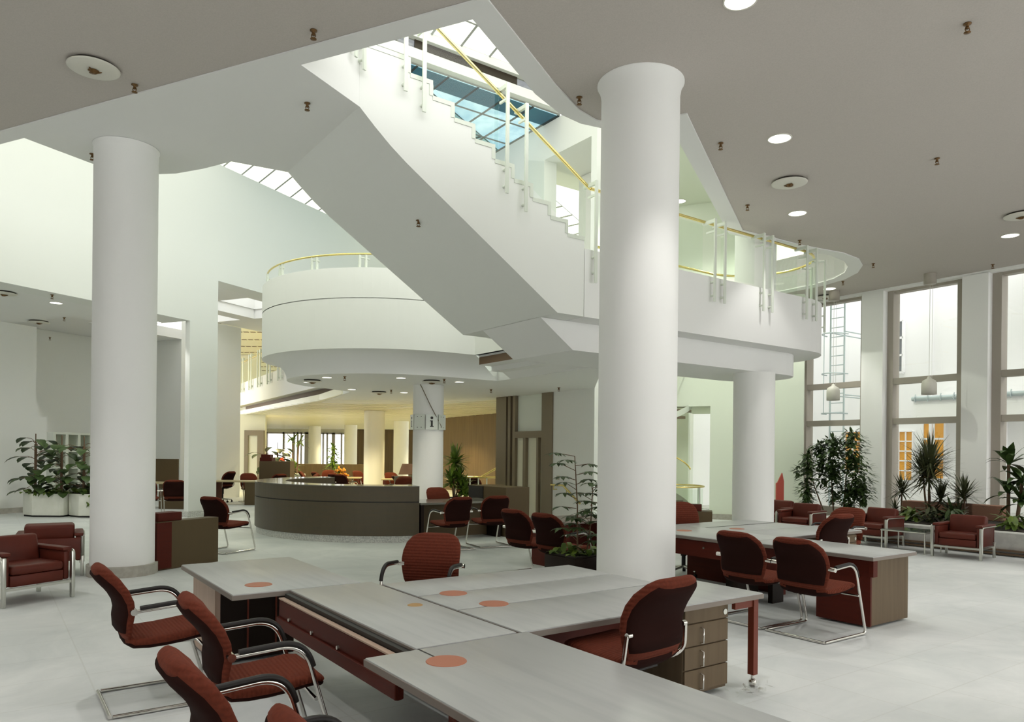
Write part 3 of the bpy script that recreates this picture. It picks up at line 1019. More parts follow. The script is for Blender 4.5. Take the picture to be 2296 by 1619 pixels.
# information sign round the column: acrylic panels with black letter i
cx_, cy_ = -1.93, 17.0
sg = thing('information_sign', 'white acrylic panels with a black letter i ringing the reception column', 'sign', (cx_, cy_, 2.16), 0)
for k, w in enumerate((-1.25, -2.0, -2.75, -0.5)):
    c, s = math.cos(w), math.sin(w)
    m = MB()
    r = 0.375
    t = Vector((-s, c, 0))
    n_ = Vector((c, s, 0))
    hw = 0.135
    pts = [n_ * r - t * hw, n_ * r + t * hw, n_ * (r + 0.012) + t * hw, n_ * (r + 0.012) - t * hw]
    m.prism([xy(p) for p in pts], 0.0, 0.34)
    m.build('panel', M['signwhite'], sg)
    m = MB()

    def on_panel(u, z):
        return n_ * (r + 0.0125) + t * u + Vector((0, 0, z))
    if k in (0, 2):
        for (u0, u1, z0, z1) in ((-0.022, 0.022, 0.075, 0.20), (-0.042, 0.022, 0.185, 0.205), (-0.042, 0.042, 0.06, 0.08)):
            m.face([on_panel(u0, z0), on_panel(u1, z0), on_panel(u1, z1), on_panel(u0, z1)])
        m.face([on_panel(0.032 * math.cos(j * PI / 8), 0.262 + 0.032 * math.sin(j * PI / 8)) for j in range(16)])
        m.build('letter', M['ink'], sg)
    else:
        for u in (-0.05, 0.05):
            for z in (0.05, 0.29):
                m.face([on_panel(u - 0.012, z - 0.008), on_panel(u + 0.012, z - 0.008), on_panel(u + 0.012, z + 0.008), on_panel(u - 0.012, z + 0.008)])
        m.build('fixing', M['ink'], sg)
m = MB()
pts = []
for k in range(15):
    t = k / 14.0
    w = -1.95 + 1.35 * t
    z = 3.17 - 0.95 * (t ** 1.25) - 0.12 * math.sin(t * PI)
    pts.append((cx_ + 0.395 * math.cos(w), cy_ + 0.395 * math.sin(w), z))
m.tube(pts, 0.009, 6)
tag(m.build('hanging_cable', M['cable']), 'loose brown cable running from the soffit down to the information sign', 'cable')

# ================================================================ STAIR
B_S = 3.48
st = thing('staircase', 'white staircase slanting from the upper landing down to the gallery', 'staircase', bp(B_S, 8.01, 0), ANG_B)
prof = [(0.0, ZC - 0.016), (0.20, 5.45), (0.40, 5.28), (0.62, 5.12), (2.96, ZB + 0.003), (3.435, ZB + 0.003)]
steps = []
t_, z_ = 0.0, 6.399
steps.append((t_, z_))
tt = 0.65
zz = 6.399
while True:
    steps.append((tt, zz))
    zz -= 0.185
    if zz < 4.60:
        break
    steps.append((tt, zz))
    tt += 0.31
prof2 = prof + [(3.435, 4.60)] + [p for p in reversed(steps) if p[0] < 3.43 or True]
clean_ = []
for p in prof2:
    p = (min(p[0], 3.435), p[1])
    if not clean_ or (abs(p[0] - clean_[-1][0]) + abs(p[1] - clean_[-1][1])) > 1e-4:
        clean_.append(p)
m = MB()
m.extrude([Vector((t, 0.0, z)) for t, z in clean_], (0, 2.49, 0))
m.build('flight', M['plaster'], st)
# raised edging that follows the steps on the near string
m = MB()
for i in range(len(steps) - 1):
    (a, za), (b, zb) = steps[i], steps[i + 1]
    if a > 3.43:
        continue
    b = min(b, 3.435)
    if abs(zb - za) < 1e-4:
        m.box(a, b, -0.008, -0.001, za - 0.05, za + 0.004)
    else:
        m.box(a - 0.05, a + 0.004, -0.008, -0.001, zb, za - 0.05)
m.build('step_edging', M['whitemetal'], st)
# near balustrade of stair: flat posts, arms, glass, brass rail
def post(parent, x, y, z0, z1, arm=0.26, knobs=(), dirn=1):
    m = MB()
    m.box(x - 0.024, x + 0.024, y - 0.012, y + 0.012, z0, z1)
    m.build('post', M['whitemetal'], parent)
    m = MB()
    m.box(x - 0.02, x + 0.02, y + dirn * 0.012, y + dirn * arm, z1 - 0.055, z1 - 0.005)
    m.build('post_arm', M['whitemetal'], parent)
    m = MB()
    m.box(x - 0.012, x + 0.012, y + dirn * 0.012, y + dirn * arm * 0.7, z1 - 0.215, z1 - 0.185)
    m.build('post_arm', M['whitemetal'], parent)
    for z in knobs:
        m = MB()
        m.tube([(x, y + dirn * 0.012, z), (x, y + dirn * 0.079, z)], 0.018, 8)
        m.build('post_fixing', M['whitemetal'], parent)


for (b, z0, z1) in ((4.03, 5.94, 7.12), (4.28, 5.76, 6.97), (5.51, 5.04, 6.48), (5.82, 4.86, 6.30)):
    post(st, b - B_S, -0.08, z0, z1, knobs=(z0 + 0.10, z0 + 0.32))
post(st, 3.585, -0.08, 4.09, 5.55, knobs=(z0 - 0.62, z0 - 0.40))
m = MB()
m.tube([(-0.1, 0.10, 7.62), (3.62, 0.10, 5.49)], 0.024, 10)
m.build('handrail', M['brass'], st)
m = MB()
for (b0, z0, b1, z1) in ((0.85, 6.25, 1.98, 5.58), (2.40, 5.33, 3.50, 4.66)):
    m.face([(b0, 0.05, z0), (b1, 0.05, z1), (b1, 0.05, z1 + 0.80), (b0, 0.05, z0 + 0.80)])
m.build('glass_panel', M['railglass'], st)
# far side rail
m = MB()
m.tube([(0.0, 2.42, 7.5), (3.43, 2.42, 5.55)], 0.022, 8)
m.build('handrail', M['brass'], st)
for b in (0.9, 2.2):
    z = 6.2 - 0.597 * (b - 0.9)
    m = MB()
    m.box(b - 0.02, b + 0.02, 2.40, 2.44, z + 0.01, 7.5 - 0.568 * b)
    m.build('post', M['whitemetal'], st)

# landing rail posts seen through the opening
lr = thing('landing_balustrade', 'white posts fixed to the edge of the upper landing at the head of the stair', 'railing', up(6.9, 5.2, 0), ANG_U)
post(lr, -0.06, -0.08, 6.10, 7.45, knobs=(6.2, 6.34))
post(lr, 0.10, -0.08, 6.03, 7.45, knobs=(6.15, 6.32))
m = MB()
m.tube([(-0.9, 0.05, 7.44), (0.14, 0.05, 7.44)], 0.024, 10)
m.build('handrail', M['brass'], lr)

# gallery balustrade
gl = thing('gallery_balustrade', 'glass balustrade with brass rail and paired white posts on the rounded gallery', 'railing', bp(9, 8.0, 0), ANG_B)
for b in (9.64, 9.89, 10.93, 11.17, 12.20, 12.50):
    z0 = 4.15
    post(gl, b - 9, -0.08, z0, 5.50, knobs=(z0 + 0.10, z0 + 0.32))
nz = []
for k in range(0, 25):
    w = -PI / 2 + PI * k / 24
    nz.append((3.45 + 1.10 * math.cos(w), 1.25 + 1.10 * math.sin(w), 5.49))
m = MB()
m.tube([(-1.9, 0.10, 5.49), (0.5, 0.13, 5.49)] + nz + [(0.2, 2.30, 5.49)], 0.024, 10)
m.build('handrail', M['brass'], gl)
for w in (-0.80, -0.35, 0.5):
    x, y = 3.45 + 1.33 * math.cos(w), 1.25 + 1.33 * math.sin(w)
    m = MB()
    m.tube([(x, y, 4.08), (x, y, 5.5)], 0.026, 6)
    m.build('post', M['whitemetal'], gl)
    m = MB()
    m.tube([(x, y, 5.47), (3.45 + 1.08 * math.cos(w), 1.25 + 1.08 * math.sin(w), 5.46)], 0.02, 6)
    for z in (4.18, 4.4):
        m.tube([(x, y, z), (3.45 + 1.25 * math.cos(w), 1.25 + 1.25 * math.sin(w), z)], 0.016, 6)
    m.build('post_arm', M['whitemetal'], gl)
m = MB()
for (a, b) in ((-1.8, 0.5), (0.95, 1.85), (2.25, 3.1)):
    m.face([(a, 0.06, 4.62), (b, 0.06, 4.62), (b, 0.06, 5.40), (a, 0.06, 5.40)])
prev = None
for k in range(0, 17):
    w = -PI / 2 + PI * k / 16
    q_ = (3.45 + 1.17 * math.cos(w), 1.25 + 1.17 * math.sin(w))
    if prev:
        m.add([(prev[0], prev[1], 4.62), (q_[0], q_[1], 4.62), (q_[0], q_[1], 5.40), (prev[0], prev[1], 5.40)], [(0, 1, 2, 3)], True)
    prev = q_
m.face([(0.3, 2.28, 4.62), (3.4, 2.28, 4.62), (3.4, 2.28, 5.40), (0.3, 2.28, 5.40)])
m.build('glass_panel', M['railglass'], gl)

# rotunda rail on the drum
rr_ = thing('rotunda_balustrade', 'brass rail on short white brackets along the top of the rotunda wall', 'railing', bp(DC[0], DC[1], 0), ANG_B)
m = MB()
m.tube([(0.5, -(DR - 0.1), 5.41)] + [((DR - 0.1) * math.cos(-PI / 2 - PI * 0.9 * k / 40), (DR - 0.1) * math.sin(-PI / 2 - PI * 0.9 * k / 40), 5.41) for k in range(41)], 0.02, 8)
m.build('handrail', M['brass'], rr_)
for k in range(9):
    w = -PI / 2 + 0.1 - 0.38 * k
    c, s = math.cos(w), math.sin(w)
    m = MB()
    for off in (-0.045, 0.045):
        x, y = (DR - 0.1) * math.cos(w + off / 2), (DR - 0.1) * math.sin(w + off / 2)
        m.box(x - 0.02, x + 0.02, y - 0.02, y + 0.02, 5.132, 5.39)
    m.tube([((DR - 0.1) * math.cos(w - 0.03), (DR - 0.1) * math.sin(w - 0.03), 5.35), ((DR - 0.1) * math.cos(w + 0.05), (DR - 0.1) * math.sin(w + 0.05), 5.30)], 0.016, 6)
    m.build('bracket', M['whitemetal'], rr_)

# bridge balustrade at the far left
bb = thing('bridge_balustrade', 'row of tall white paired posts with rail on the far left bridge', 'railing', (B0.x, B0.y, 0), math.atan2(bd.y, bd.x))
for k in range(8):
    x = 0.6 + 1.62 * k
    for dx in (0.0, 0.45):
        m = MB()
        m.box(x + dx - 0.05, x + dx + 0.05, 0.05, 0.09, 4.15, 5.62)
        m.build('post', M['whitemetal'], bb)
    m = MB()
    m.box(x - 0.05, x + 0.5, 0.0, 0.045, 5.52, 5.60)
    m.box(x - 0.05, x + 0.5, 0.002, 0.045, 4.25, 4.31)
    m.build('post_arm', M['whitemetal'], bb)
m = MB()
m.tube([(0, -0.06, 5.5), (12.8, -0.06, 5.5)], 0.03, 8)
m.build('handrail', M['brass'], bb)
m = MB()
m.face([(0, -0.1, 4.6), (12.8, -0.1, 4.6), (12.8, -0.1, 5.4), (0, -0.1, 5.4)])
m.build('glass_panel', M['railglass'], bb)

# spiral stair in the green void
sp = thing('spiral_staircase', 'white spiral stair with dark treads glimpsed between the two big columns', 'staircase', (3.55, 20.2, 0), 0)
m = MB()
m.tube([(0, 0, 0.0), (0, 0, 5.6)], 0.09, 12)
m.build('newel_post', M['whitemetal'], sp)
for k in range(22):
    w = 0.40 * k - 6.35
    z = 0.19 * (k + 1)
    m = MB()
    pts = [(0.1 * math.cos(w), 0.1 * math.sin(w)), (1.3 * math.cos(w), 1.3 * math.sin(w)), (1.32 * math.cos(w + 0.2), 1.32 * math.sin(w + 0.2)), (1.3 * math.cos(w + 0.42), 1.3 * math.sin(w + 0.42)), (0.1 * math.cos(w + 0.42), 0.1 * math.sin(w + 0.42))]
    m.prism(pts, z - 0.07, z)
    m.build('tread', M['bronze'], sp)
m = MB()
prev = None
for k in range(89):
    w = 0.1 * k - 6.35
    z = 0.19 * (k / 4.0 + 1)
    q_ = (1.34 * math.cos(w), 1.34 * math.sin(w), z)
    if prev:
        m.add([(prev[0], prev[1], prev[2] - 0.1), (q_[0], q_[1], q_[2] - 0.1), (q_[0], q_[1], q_[2] + 0.06), (prev[0], prev[1], prev[2] + 0.06)], [(0, 1, 2, 3)], True)
    prev = q_
m.build('stringer', M['whitemetal'], sp)
m = MB()
m.tube([(1.3 * math.cos(0.1 * k - 6.35), 1.3 * math.sin(0.1 * k - 6.35), 1.08 + 0.19 * (k / 4.0 + 1)) for k in range(89)], 0.022, 8)
m.build('handrail', M['brass'], sp)
rb = thing('round_balustrade', 'low round glass balustrade with double brass rail between the columns', 'railing', (3.62, 17.2, 0), 0)
m = MB()
m.tube([(0.82 * math.cos(2 * PI * k / 40), 0.82 * math.sin(2 * PI * k / 40), 0.93) for k in range(40)], 0.02, 8, closed=True)
m.build('handrail', M['brass'], rb)
m = MB()
m.lathe([(0.80, 0.05), (0.80, 0.88)], n=40)
m.build('glass_panel', M['railglass'], rb)
for k in range(6):
    m = MB()
    w = 2 * PI * (k + 0.3) / 6
    m.tube([(0.82 * math.cos(w), 0.82 * math.sin(w), 0.0), (0.82 * math.cos(w), 0.82 * math.sin(w), 0.92)], 0.02, 8)
    m.build('post', M['whitemetal'], rb)

# handrail on the reception wall and switch
hr = thing('wall_handrail', 'short brass handrail sloping down the wall right of the lift door', 'railing', bp(11.46, 14.3, 0), ANG_B)
m = MB()
m.tube([(-0.07, 0.05, 0.88), (-0.07, -0.42, 0.88), (-0.07, -1.05, 0.48)], 0.026, 8)
m.build('rail', M['brass'], hr)
for (y, z) in ((-0.05, 0.86), (-0.55, 0.78)):
    m = MB()
    m.tube([(0.04, y, z - 0.09), (-0.07, y, z - 0.09), (-0.07, y, z)], 0.014, 6)
    m.build('rail_bracket', M['brass'], hr)
m = MB()
a_, z_ = on_plane_b(1252, 1071, 11.5)
m.prism([xy(p) for p in [bp(11.47, a_ - 0.05), bp(11.47, a_ + 0.05), bp(11.499, a_ + 0.05), bp(11.499, a_ - 0.05)]], z_ - 0.05, z_ + 0.05)
tag(m.build('light_switch', M['switchplate'], bevel=0.004, seg=1), 'small beige switch plate on the wall above the brass handrail', 'switch')

# ================================================================ CEILING FITTINGS
def downlight(p, label, r=0.135, group='round downlights', lens='lamp'):
    t = thing('downlight', label, 'ceiling light', p, 0, group)
    m = MB()
    m.lathe([(r + 0.016, -0.001), (r + 0.016, -0.008), (r, -0.010), (r, -0.001)], n=28)
    m.build('trim_ring', M['fitting'], t)
    m = MB()
    m.lathe([(0.0, -0.006), (r * 0.999, -0.006)], n=28, smooth=False)
    m.build('lens', M[lens], t)
    return t


def diffuser(p, label, r=0.25, group='round air diffusers'):
    t = thing('air_diffuser', label, 'air diffuser', p, 0, group)
    m = MB()
    m.lathe([(0.0, -0.052), (0.05, -0.052), (r * 0.6, -0.056), (r - 0.02, -0.042), (r, -0.034), (r, -0.028), (r - 0.03, -0.026)], n=36)
    m.build('disc', M['fitting'], t)
    m = MB()
    m.lathe([(r * 0.82, -0.03), (r * 0.88, -0.001)], n=36)
    m.build('neck', M['shadowgap'], t)
    m = MB()
    m.lathe([(0.0, -0.085), (0.028, -0.083), (0.034, -0.07), (0.055, -0.057)], n=16)
    for k in range(3):
        w = 2.1 * k + 0.5
        m.tube([(0.02 * math.cos(w), 0.02 * math.sin(w), -0.08), (0.075 * math.cos(w), 0.075 * math.sin(w), -0.055)], 0.007, 5)
    m.build('sensor', M['oldbrass'], t)
    return t


def sprinkler(p, label, group='sprinkler heads'):
    t = MB()
    t.lathe([(0.0, -0.0005), (0.035, -0.0005), (0.035, -0.008), (0.016, -0.010), (0.013, -0.035), (0.018, -0.040), (0.018, -0.048), (0.0, -0.05)], n=10)
    t.tube([(0.014, 0, -0.03), (0.022, 0, -0.055), (0.004, 0, -0.08)], 0.004, 5)
    t.tube([(-0.014, 0, -0.03), (-0.022, 0, -0.055), (-0.004, 0, -0.08)], 0.004, 5)
    t.lathe([(0.0, -0.088), (0.03, -0.086), (0.03, -0.080), (0.0, -0.078)], n=10)
    o = t.build('sprinkler_head', M['oldbrass'])
    o.location = p
    return tag(o, label, 'sprinkler', group)


for px, py, lab in ((1748, 310, 'bright round downlight right of the thick column, the largest fully visible'), (1788, 478, 'bright round downlight just below the round air diffuser near the ceiling opening'),
                    (1660, 0, 'bright downlight cut off by the top edge of the picture'), (2265, 528, 'round downlight near the right edge below the cut-off air diffuser'),
                    (1860, 647, 'round downlight just beyond the rounded end of the ceiling opening')):
    downlight(on_z(px, py, ZC - 0.001), lab)
for px, py, lab in ((210, 147, 'large round white air diffuser on the ceiling above the left column'), (1770, 406, 'round white air diffuser between two downlights right of the thick column'),
                    (2290, 480, 'round air diffuser cut off by the right edge of the picture'), (1862, 668, 'small looking air diffuser above the leftmost window bay')):
    diffuser(on_z(px, py, ZC - 0.001) if px != 1862 else bp(17.05, 10.55, ZC - 0.001), lab)
spr = [(703, 68, 'brass sprinkler head beside the straight ceiling edge above the stair opening', 0), (302, 190, 'brass sprinkler head just right of the large air diffuser', 0), (689, 231, 'brass sprinkler head on the landing soffit near the stair', 1),
       (207, 345, 'brass sprinkler head on the landing soffit at the left column', 1), (1299, 218, 'brass sprinkler head at the curved ceiling edge left of the thick column', 0), (2169, 53, 'brass sprinkler head on the ceiling in the upper right corner', 0),
       (1616, 321, 'brass sprinkler head left of the largest downlight', 0), (2101, 355, 'brass sprinkler head alone on the right part of the ceiling', 0), (1676, 460, 'brass sprinkler head left of the round diffuser near the ceiling opening', 0),
       (1793, 539, 'brass sprinkler head at the long ceiling edge above the gallery railing', 0), (1958, 591, 'brass sprinkler head right of the rounded end of the opening', 0), (2226, 593, 'brass sprinkler head above the window piers near the right edge', 0),
       (1890, 631, 'brass sprinkler head above the downlight beyond the opening', 0)]
for px, py, lab, sft in spr:
    sprinkler(on_z(px, py, ZC - (0.017 if sft else 0.002)), lab)
# stair soffit sprinkler
k_ = (5.28 - 3.603) / 2.56
o = sprinkler(at_depth(938, 528, 9.9), 'brass sprinkler head on the slanting underside of the stair')
xx, yy = o.location.x, o.location.y
t_ = (xx * BX + yy * BY) - B_S
o.location.z = 5.28 - k_ * (t_ - 0.40)
# fittings under the rotunda
for px, py, lab in ((733, 846, 'downlight at the upper left of the rotunda soffit, behind the small sprinkler'), (691, 857, 'leftmost downlight on the rotunda soffit'), (899, 847, 'downlight on the rotunda soffit just left of the sign column'),
                    (1030, 856, 'downlight on the reception soffit right of the sign column'), (789, 873, 'downlight on the rear left of the rotunda soffit'), (906, 880, 'downlight on the rear of the rotunda soffit beside the sign column')):
    downlight(on_z(px, py, ZS - 0.001), lab, 0.10, 'downlights under the rotunda')
for px, py, lab in ((700, 852, 'air diffuser above the leftmost rotunda downlight'), (968, 853, 'air diffuser in front of the sign column'), (850, 878, 'air diffuser at the rear middle of the rotunda soffit')):
    diffuser(on_z(px, py, ZS - 0.001), lab, 0.20, 'air diffusers under the rotunda')
for px, py, lab in ((773, 844, 'tiny sprinkler on the front of the rotunda soffit'), (996, 850, 'tiny sprinkler right of the diffuser at the sign column'), (877, 874, 'tiny sprinkler at the rear of the rotunda soffit'), (1101, 873, 'tiny sprinkler on the soffit above the lift door'), (1253, 869, 'tiny sprinkler on the soffit above the switch wall')):
    sprinkler(on_z(px, py, ZS - 0.002), lab, 'sprinklers under the rotunda')
# left wing fittings
for px, py, lab in ((126, 679, 'downlight on the low left soffit close to the bright wall'), (30, 744, 'small downlight at the far end of the low left soffit'), (350, 722, 'downlight just right of the left column under the bright wall')):
    downlight(on_z(px, py, 4.799), lab, 0.12, 'downlights of the left wing')
for px, py, lab in ((8, 655, 'air diffuser at the left picture edge under the bright wall'), (87, 720, 'air diffuser in the middle of the low left soffit')):
    diffuser(on_z(px, py, 4.799), lab, 0.24, 'air diffusers of the left wing')
for px, py, lab in ((117, 661, 'tiny sprinkler beside the downlight of the low left soffit'), (144, 712, 'tiny sprinkler at the raised edge of the low left soffit'), (112, 756, 'tiny sprinkler at the far end of the low left soffit')):
    sprinkler(on_z(px, py, 4.798), lab, 'sprinklers of the left wing')
# upper green ceiling
for px, py, lab in ((1590, 476, 'downlight on the green-lit upper ceiling beside the ceiling edge'), (1541, 564, 'downlight low on the green-lit upper ceiling above the second brass rail'), (1524, 451, 'downlight on the green upper ceiling touching the thick column')):
    downlight(on_z(px, py, 8.199), lab, 0.15, 'downlights of the green upper ceiling')

# pendant lamps in the window bays
for px, py, pxc, lab in ((1868, 881, 1872, 'white cylinder pendant lamp hanging in the leftmost window bay'), (2083, 866, 2073, 'white cylinder pendant lamp hanging in the middle window bay')):
    bw = 16.7
    a, z = on_plane_b(px, py, bw)
    t = thing('pendant_lamp', lab, 'lamp', bp(bw, a, 0), 0, 'pendant lamps in the window bays')
    m = MB()
    m.lathe([(0.0, z + 0.22), (0.03, z + 0.215), (0.045, z + 0.17), (0.13, z + 0.12), (0.15, z + 0.05), (0.15, z - 0.18), (0.14, z - 0.18), (0.14, z + 0.04)], n=24)
    m.build('shade', M['fitting'], t)
    m = MB()
    m.tube([(0, 0, z + 0.2), (0, 0, 5.42)], 0.005, 6)
    m.tube([(0.06, 0, z + 0.15), (0.06, 0, 5.42)], 0.004, 6)
    m.build('cord', M['steel'], t)
    m = MB()
    m.lathe([(0.0, 5.42), (0.125, 5.42), (0.125, ZC - 0.002)], n=24)
    m.build('canopy', M['frame'], t)

# ================================================================ LAMPS
def spot(name, p, watts, size=1.5, blend=0.5, col=(1.0, 0.98, 0.94), soft=0.06):
    l = bpy.data.lights.new(name, 'SPOT')
    l.energy = watts
    l.spot_size = size
    l.spot_blend = blend
    l.color = col
    l.shadow_soft_size = soft
    o = bpy.data.objects.new(name, l)
    COL.objects.link(o)
    o.location = p
    return o


HALL_W = 175
for i in range(-3, 5):
    for v in (0.87, -2.56, -6.0, -9.4):
        u = 6.73 + 3.15 * i
        if (v < -3 and i > 2) or (v > 0 and i == 3):
            continue
        spot('hall_lamp', up(u, v, ZC - 0.03), HALL_W * (0.5 if v > 0 and i == 2 else 1.0))
for u in (3.58, 0.43, -2.7):
    for v in (4.3, 7.73, 11.2):
        spot('hall_lamp', up(u, v, ZC - 0.03), HALL_W)
for px, py in ((733, 846), (691, 857), (899, 847), (1030, 856), (789, 873), (906, 880)):
    p = on_z(px, py, ZS - 0.03)
    spot('rotunda_lamp', p, 40, 2.0, col=(1.0, 0.95, 0.75))
for px, py in ((126, 679), (30, 744), (350, 722)):
    spot('left_wing_lamp', on_z(px, py, 4.77), 150, 1.8)
for x, y in ((-11, 33), (-8.2, 28), (-5, 25), (-1.5, 24.5), (-11, 32), (-6.5, 31), (-3.5, 29.5), (-11, 39), (-6, 38), (-2.5, 37), (-10, 46), (-5, 46)):
    spot('far_room_lamp', Vector((x, y, ZS - 0.03)), 450, 2.3, col=(1.0, 0.83, 0.42))
for x, y in ((-14, 31), (-8, 31), (-10, 40), (-4, 40)):
    spot('far_upper_lamp', Vector((x, y, 6.4)), 420, 2.6, col=(1.0, 0.80, 0.36))
for (u, v) in ((16.5, 3.2), (18.2, 0.5), (20.5, 3.6), (21.5, 0.5)):
    spot('green_upper_lamp', up(u, v, 8.15), 430, 2.4, col=(0.95, 1.0, 0.85))
spot('green_lower_lamp', up(21.5, 3.9, 2.85), 60, 2.4, col=(0.92, 1.0, 0.78))

# ================================================================ CHAIRS
def pad(mb, stations, n=18):
    """cushion swept along stations (x, z, nx, nz, half width, half thickness, cupping)"""
    vs = []
    for (x, z, nx, nz, w, t, c) in stations:
        for k in range(n):
            a = 2 * PI * k / n
            ca, sa = math.cos(a), math.sin(a)
            y = w * math.copysign(abs(ca) ** 0.55, ca)
            o = t * math.copysign(abs(sa) ** 0.75, sa) + c * (y / max(w, 1e-4)) ** 2
            vs.append((x + nx * o, y, z + nz * o))
    fs = []
    for i in range(len(stations) - 1):
        for k in range(n):
            fs.append((i * n + k, i * n + (k + 1) % n, (i + 1) * n + (k + 1) % n, (i + 1) * n + k))
    fs.append(tuple(range(n - 1, -1, -1)))
    L = (len(stations) - 1) * n
    fs.append(tuple(L + k for k in range(n)))
    mb.add(vs, fs, True)


def line_stations(pts, ws, ts, cs, flip=1):
    out = []
    for i, (x, z) in enumerate(pts):
        a = pts[max(i - 1, 0)]
        b = pts[min(i + 1, len(pts) - 1)]
        dx, dz = b[0] - a[0], b[1] - a[1]
        L = math.hypot(dx, dz) or 1
        out.append((x, z, flip * -dz / L, flip * dx / L, ws[i], ts[i], cs[i]))
    return out


def seat_and_back(root, dz=0.0):
    # seat: local +x is forward; origin on the floor below the arm pivots
    sp_ = [(-0.005, 0.468), (0.01, 0.440), (0.04, 0.424), (0.12, 0.420), (0.22, 0.424), (0.32, 0.434), (0.41, 0.446), (0.46, 0.444), (0.49, 0.425), (0.497, 0.410)]
    ws = [0.22, 0.242, 0.254, 0.262, 0.266, 0.266, 0.26, 0.25, 0.216, 0.15]
    ts = [0.018, 0.030, 0.037, 0.040, 0.040, 0.040, 0.039, 0.036, 0.028, 0.012]
    m = MB()
    pad(m, line_stations([(x, z + dz) for x, z in sp_], ws, ts, [0.014] * 10))
    m.build('seat', M['seat'], root, clean=True)
    bpz = [(-0.002, 0.455), (-0.012, 0.50), (-0.012, 0.56), (-0.004, 0.62), (-0.012, 0.68), (-0.040, 0.745), (-0.080, 0.805), (-0.125, 0.855), (-0.150, 0.880), (-0.163, 0.893), (-0.168, 0.899)]
    ws = [0.232, 0.255, 0.266, 0.271, 0.274, 0.272, 0.258, 0.222, 0.182, 0.135, 0.085]
    ts = [0.018, 0.030, 0.034, 0.035, 0.037, 0.040, 0.042, 0.041, 0.036, 0.026, 0.010]
    cs = [0.012, 0.018, 0.022, 0.024, 0.024, 0.023, 0.020, 0.015, 0.011, 0.008, 0.005]
    m = MB()
    pad(m, [(x, z, 1.0 * nx, 1.0 * nz, w, t, c) for (x, z, nx, nz, w, t, c) in line_stations([(x, z + dz) for x, z in bpz], ws, ts, cs, -1)])
    m.build('backrest', M['back'], root, clean=True)
    # rear layer whose dark colour stands in for shade on the red back
    m = MB()
    sh = line_stations([(x, z + dz) for x, z in bpz], [w * 0.94 for w in ws], [t * 1.14 for t in ts], [c * 0.88 for c in cs], -1)
    sh = [(x - nx * t * 0.25, z - nz * t * 0.25, nx, nz, w, t, c) for (x, z, nx, nz, w, t, c) in sh]
    pad(m, sh[1:-2], 18)
    m.build('back_shade_shell', M['shell'], root, clean=True)
    # dark underside of the seat, running into the rear shell
    ws = [0.215, 0.238, 0.250, 0.258, 0.262, 0.262, 0.256, 0.246, 0.212, 0.145]
    ts = [0.018, 0.030, 0.037, 0.040, 0.040, 0.040, 0.039, 0.036, 0.028, 0.012]
    m = MB()
    sh = line_stations([(x, z + dz) for x, z in sp_], [w * 0.985 for w in ws], [t * 0.85 for t in ts], [0.0136] * 10)
    pad(m, [(x, z - 0.017, nx, nz, w, t, c) for (x, z, nx, nz, w, t, c) in sh], 18)
    m.build('seat_shell', M['shell'], root, clean=True)


def bend(p0, p1, p2, r, n=6):
    """rounded corner points at p1"""
    p0, p1, p2 = Vector(p0), Vector(p1), Vector(p2)
    a = p1 + (p0 - p1).normalized() * r
    b = p1 + (p2 - p1).normalized() * r
    return [(a * (1 - t) ** 2 + p1 * 2 * t * (1 - t) + b * t * t) for t in [k / n for k in range(n + 1)]]


def make_visitor_chair(label, group):
    t = thing('visitor_chair', label, 'chair', (0, 0, 0), 0, group)
    seat_and_back(t)
    Y = 0.30
    for s in (1, -1):
        y = s * Y
        path = [(0.02, y, 0.642)] + bend((0.02, y, 0.642), (0.375, y, 0.668), (0.555, y, 0.014), 0.13, 10) + bend((0.375, y, 0.668), (0.565, y, 0.014), (-0.115, y, 0.014), 0.05, 6) + [(-0.09, y, 0.014)]
        m = MB()
        m.tube(path, 0.0125, 10)
        m.build('side_frame', M['chrome'], t)
        m = MB()
        pth = [(0.055, y, 0.660)] + [Vector(p) + Vector((0.006, 0, 0.016)) for p in bend((0.02, y, 0.642), (0.375, y, 0.668), (0.555, y, 0.014), 0.13, 10)]
        m.tube([tuple(p) for p in pth] + [(0.420, y, 0.545)], 0.0165, 10)
        m.build('arm_pad', M['rubber'], t)
        m = MB()
        m.tube([(0.02, s * (Y + 0.022), 0.642), (0.02, s * 0.24, 0.642)], 0.021, 12)
        m.build('pivot', M['chrome'], t)
    m = MB()
    m.tube([(-0.105, -Y, 0.014), (-0.105, Y, 0.014)], 0.0125, 10)
    m.build('rear_bar', M['chrome'], t)
    m = MB()
    m.tube([(0.44, -Y, 0.372), (0.44, Y, 0.372)], 0.010, 8)
    m.box(0.14, 0.44, -0.11, -0.09, 0.372, 0.395)
    m.box(0.14, 0.44, 0.09, 0.11, 0.372, 0.395)
    m.build('seat_carrier', M['chrome'], t)
    return t


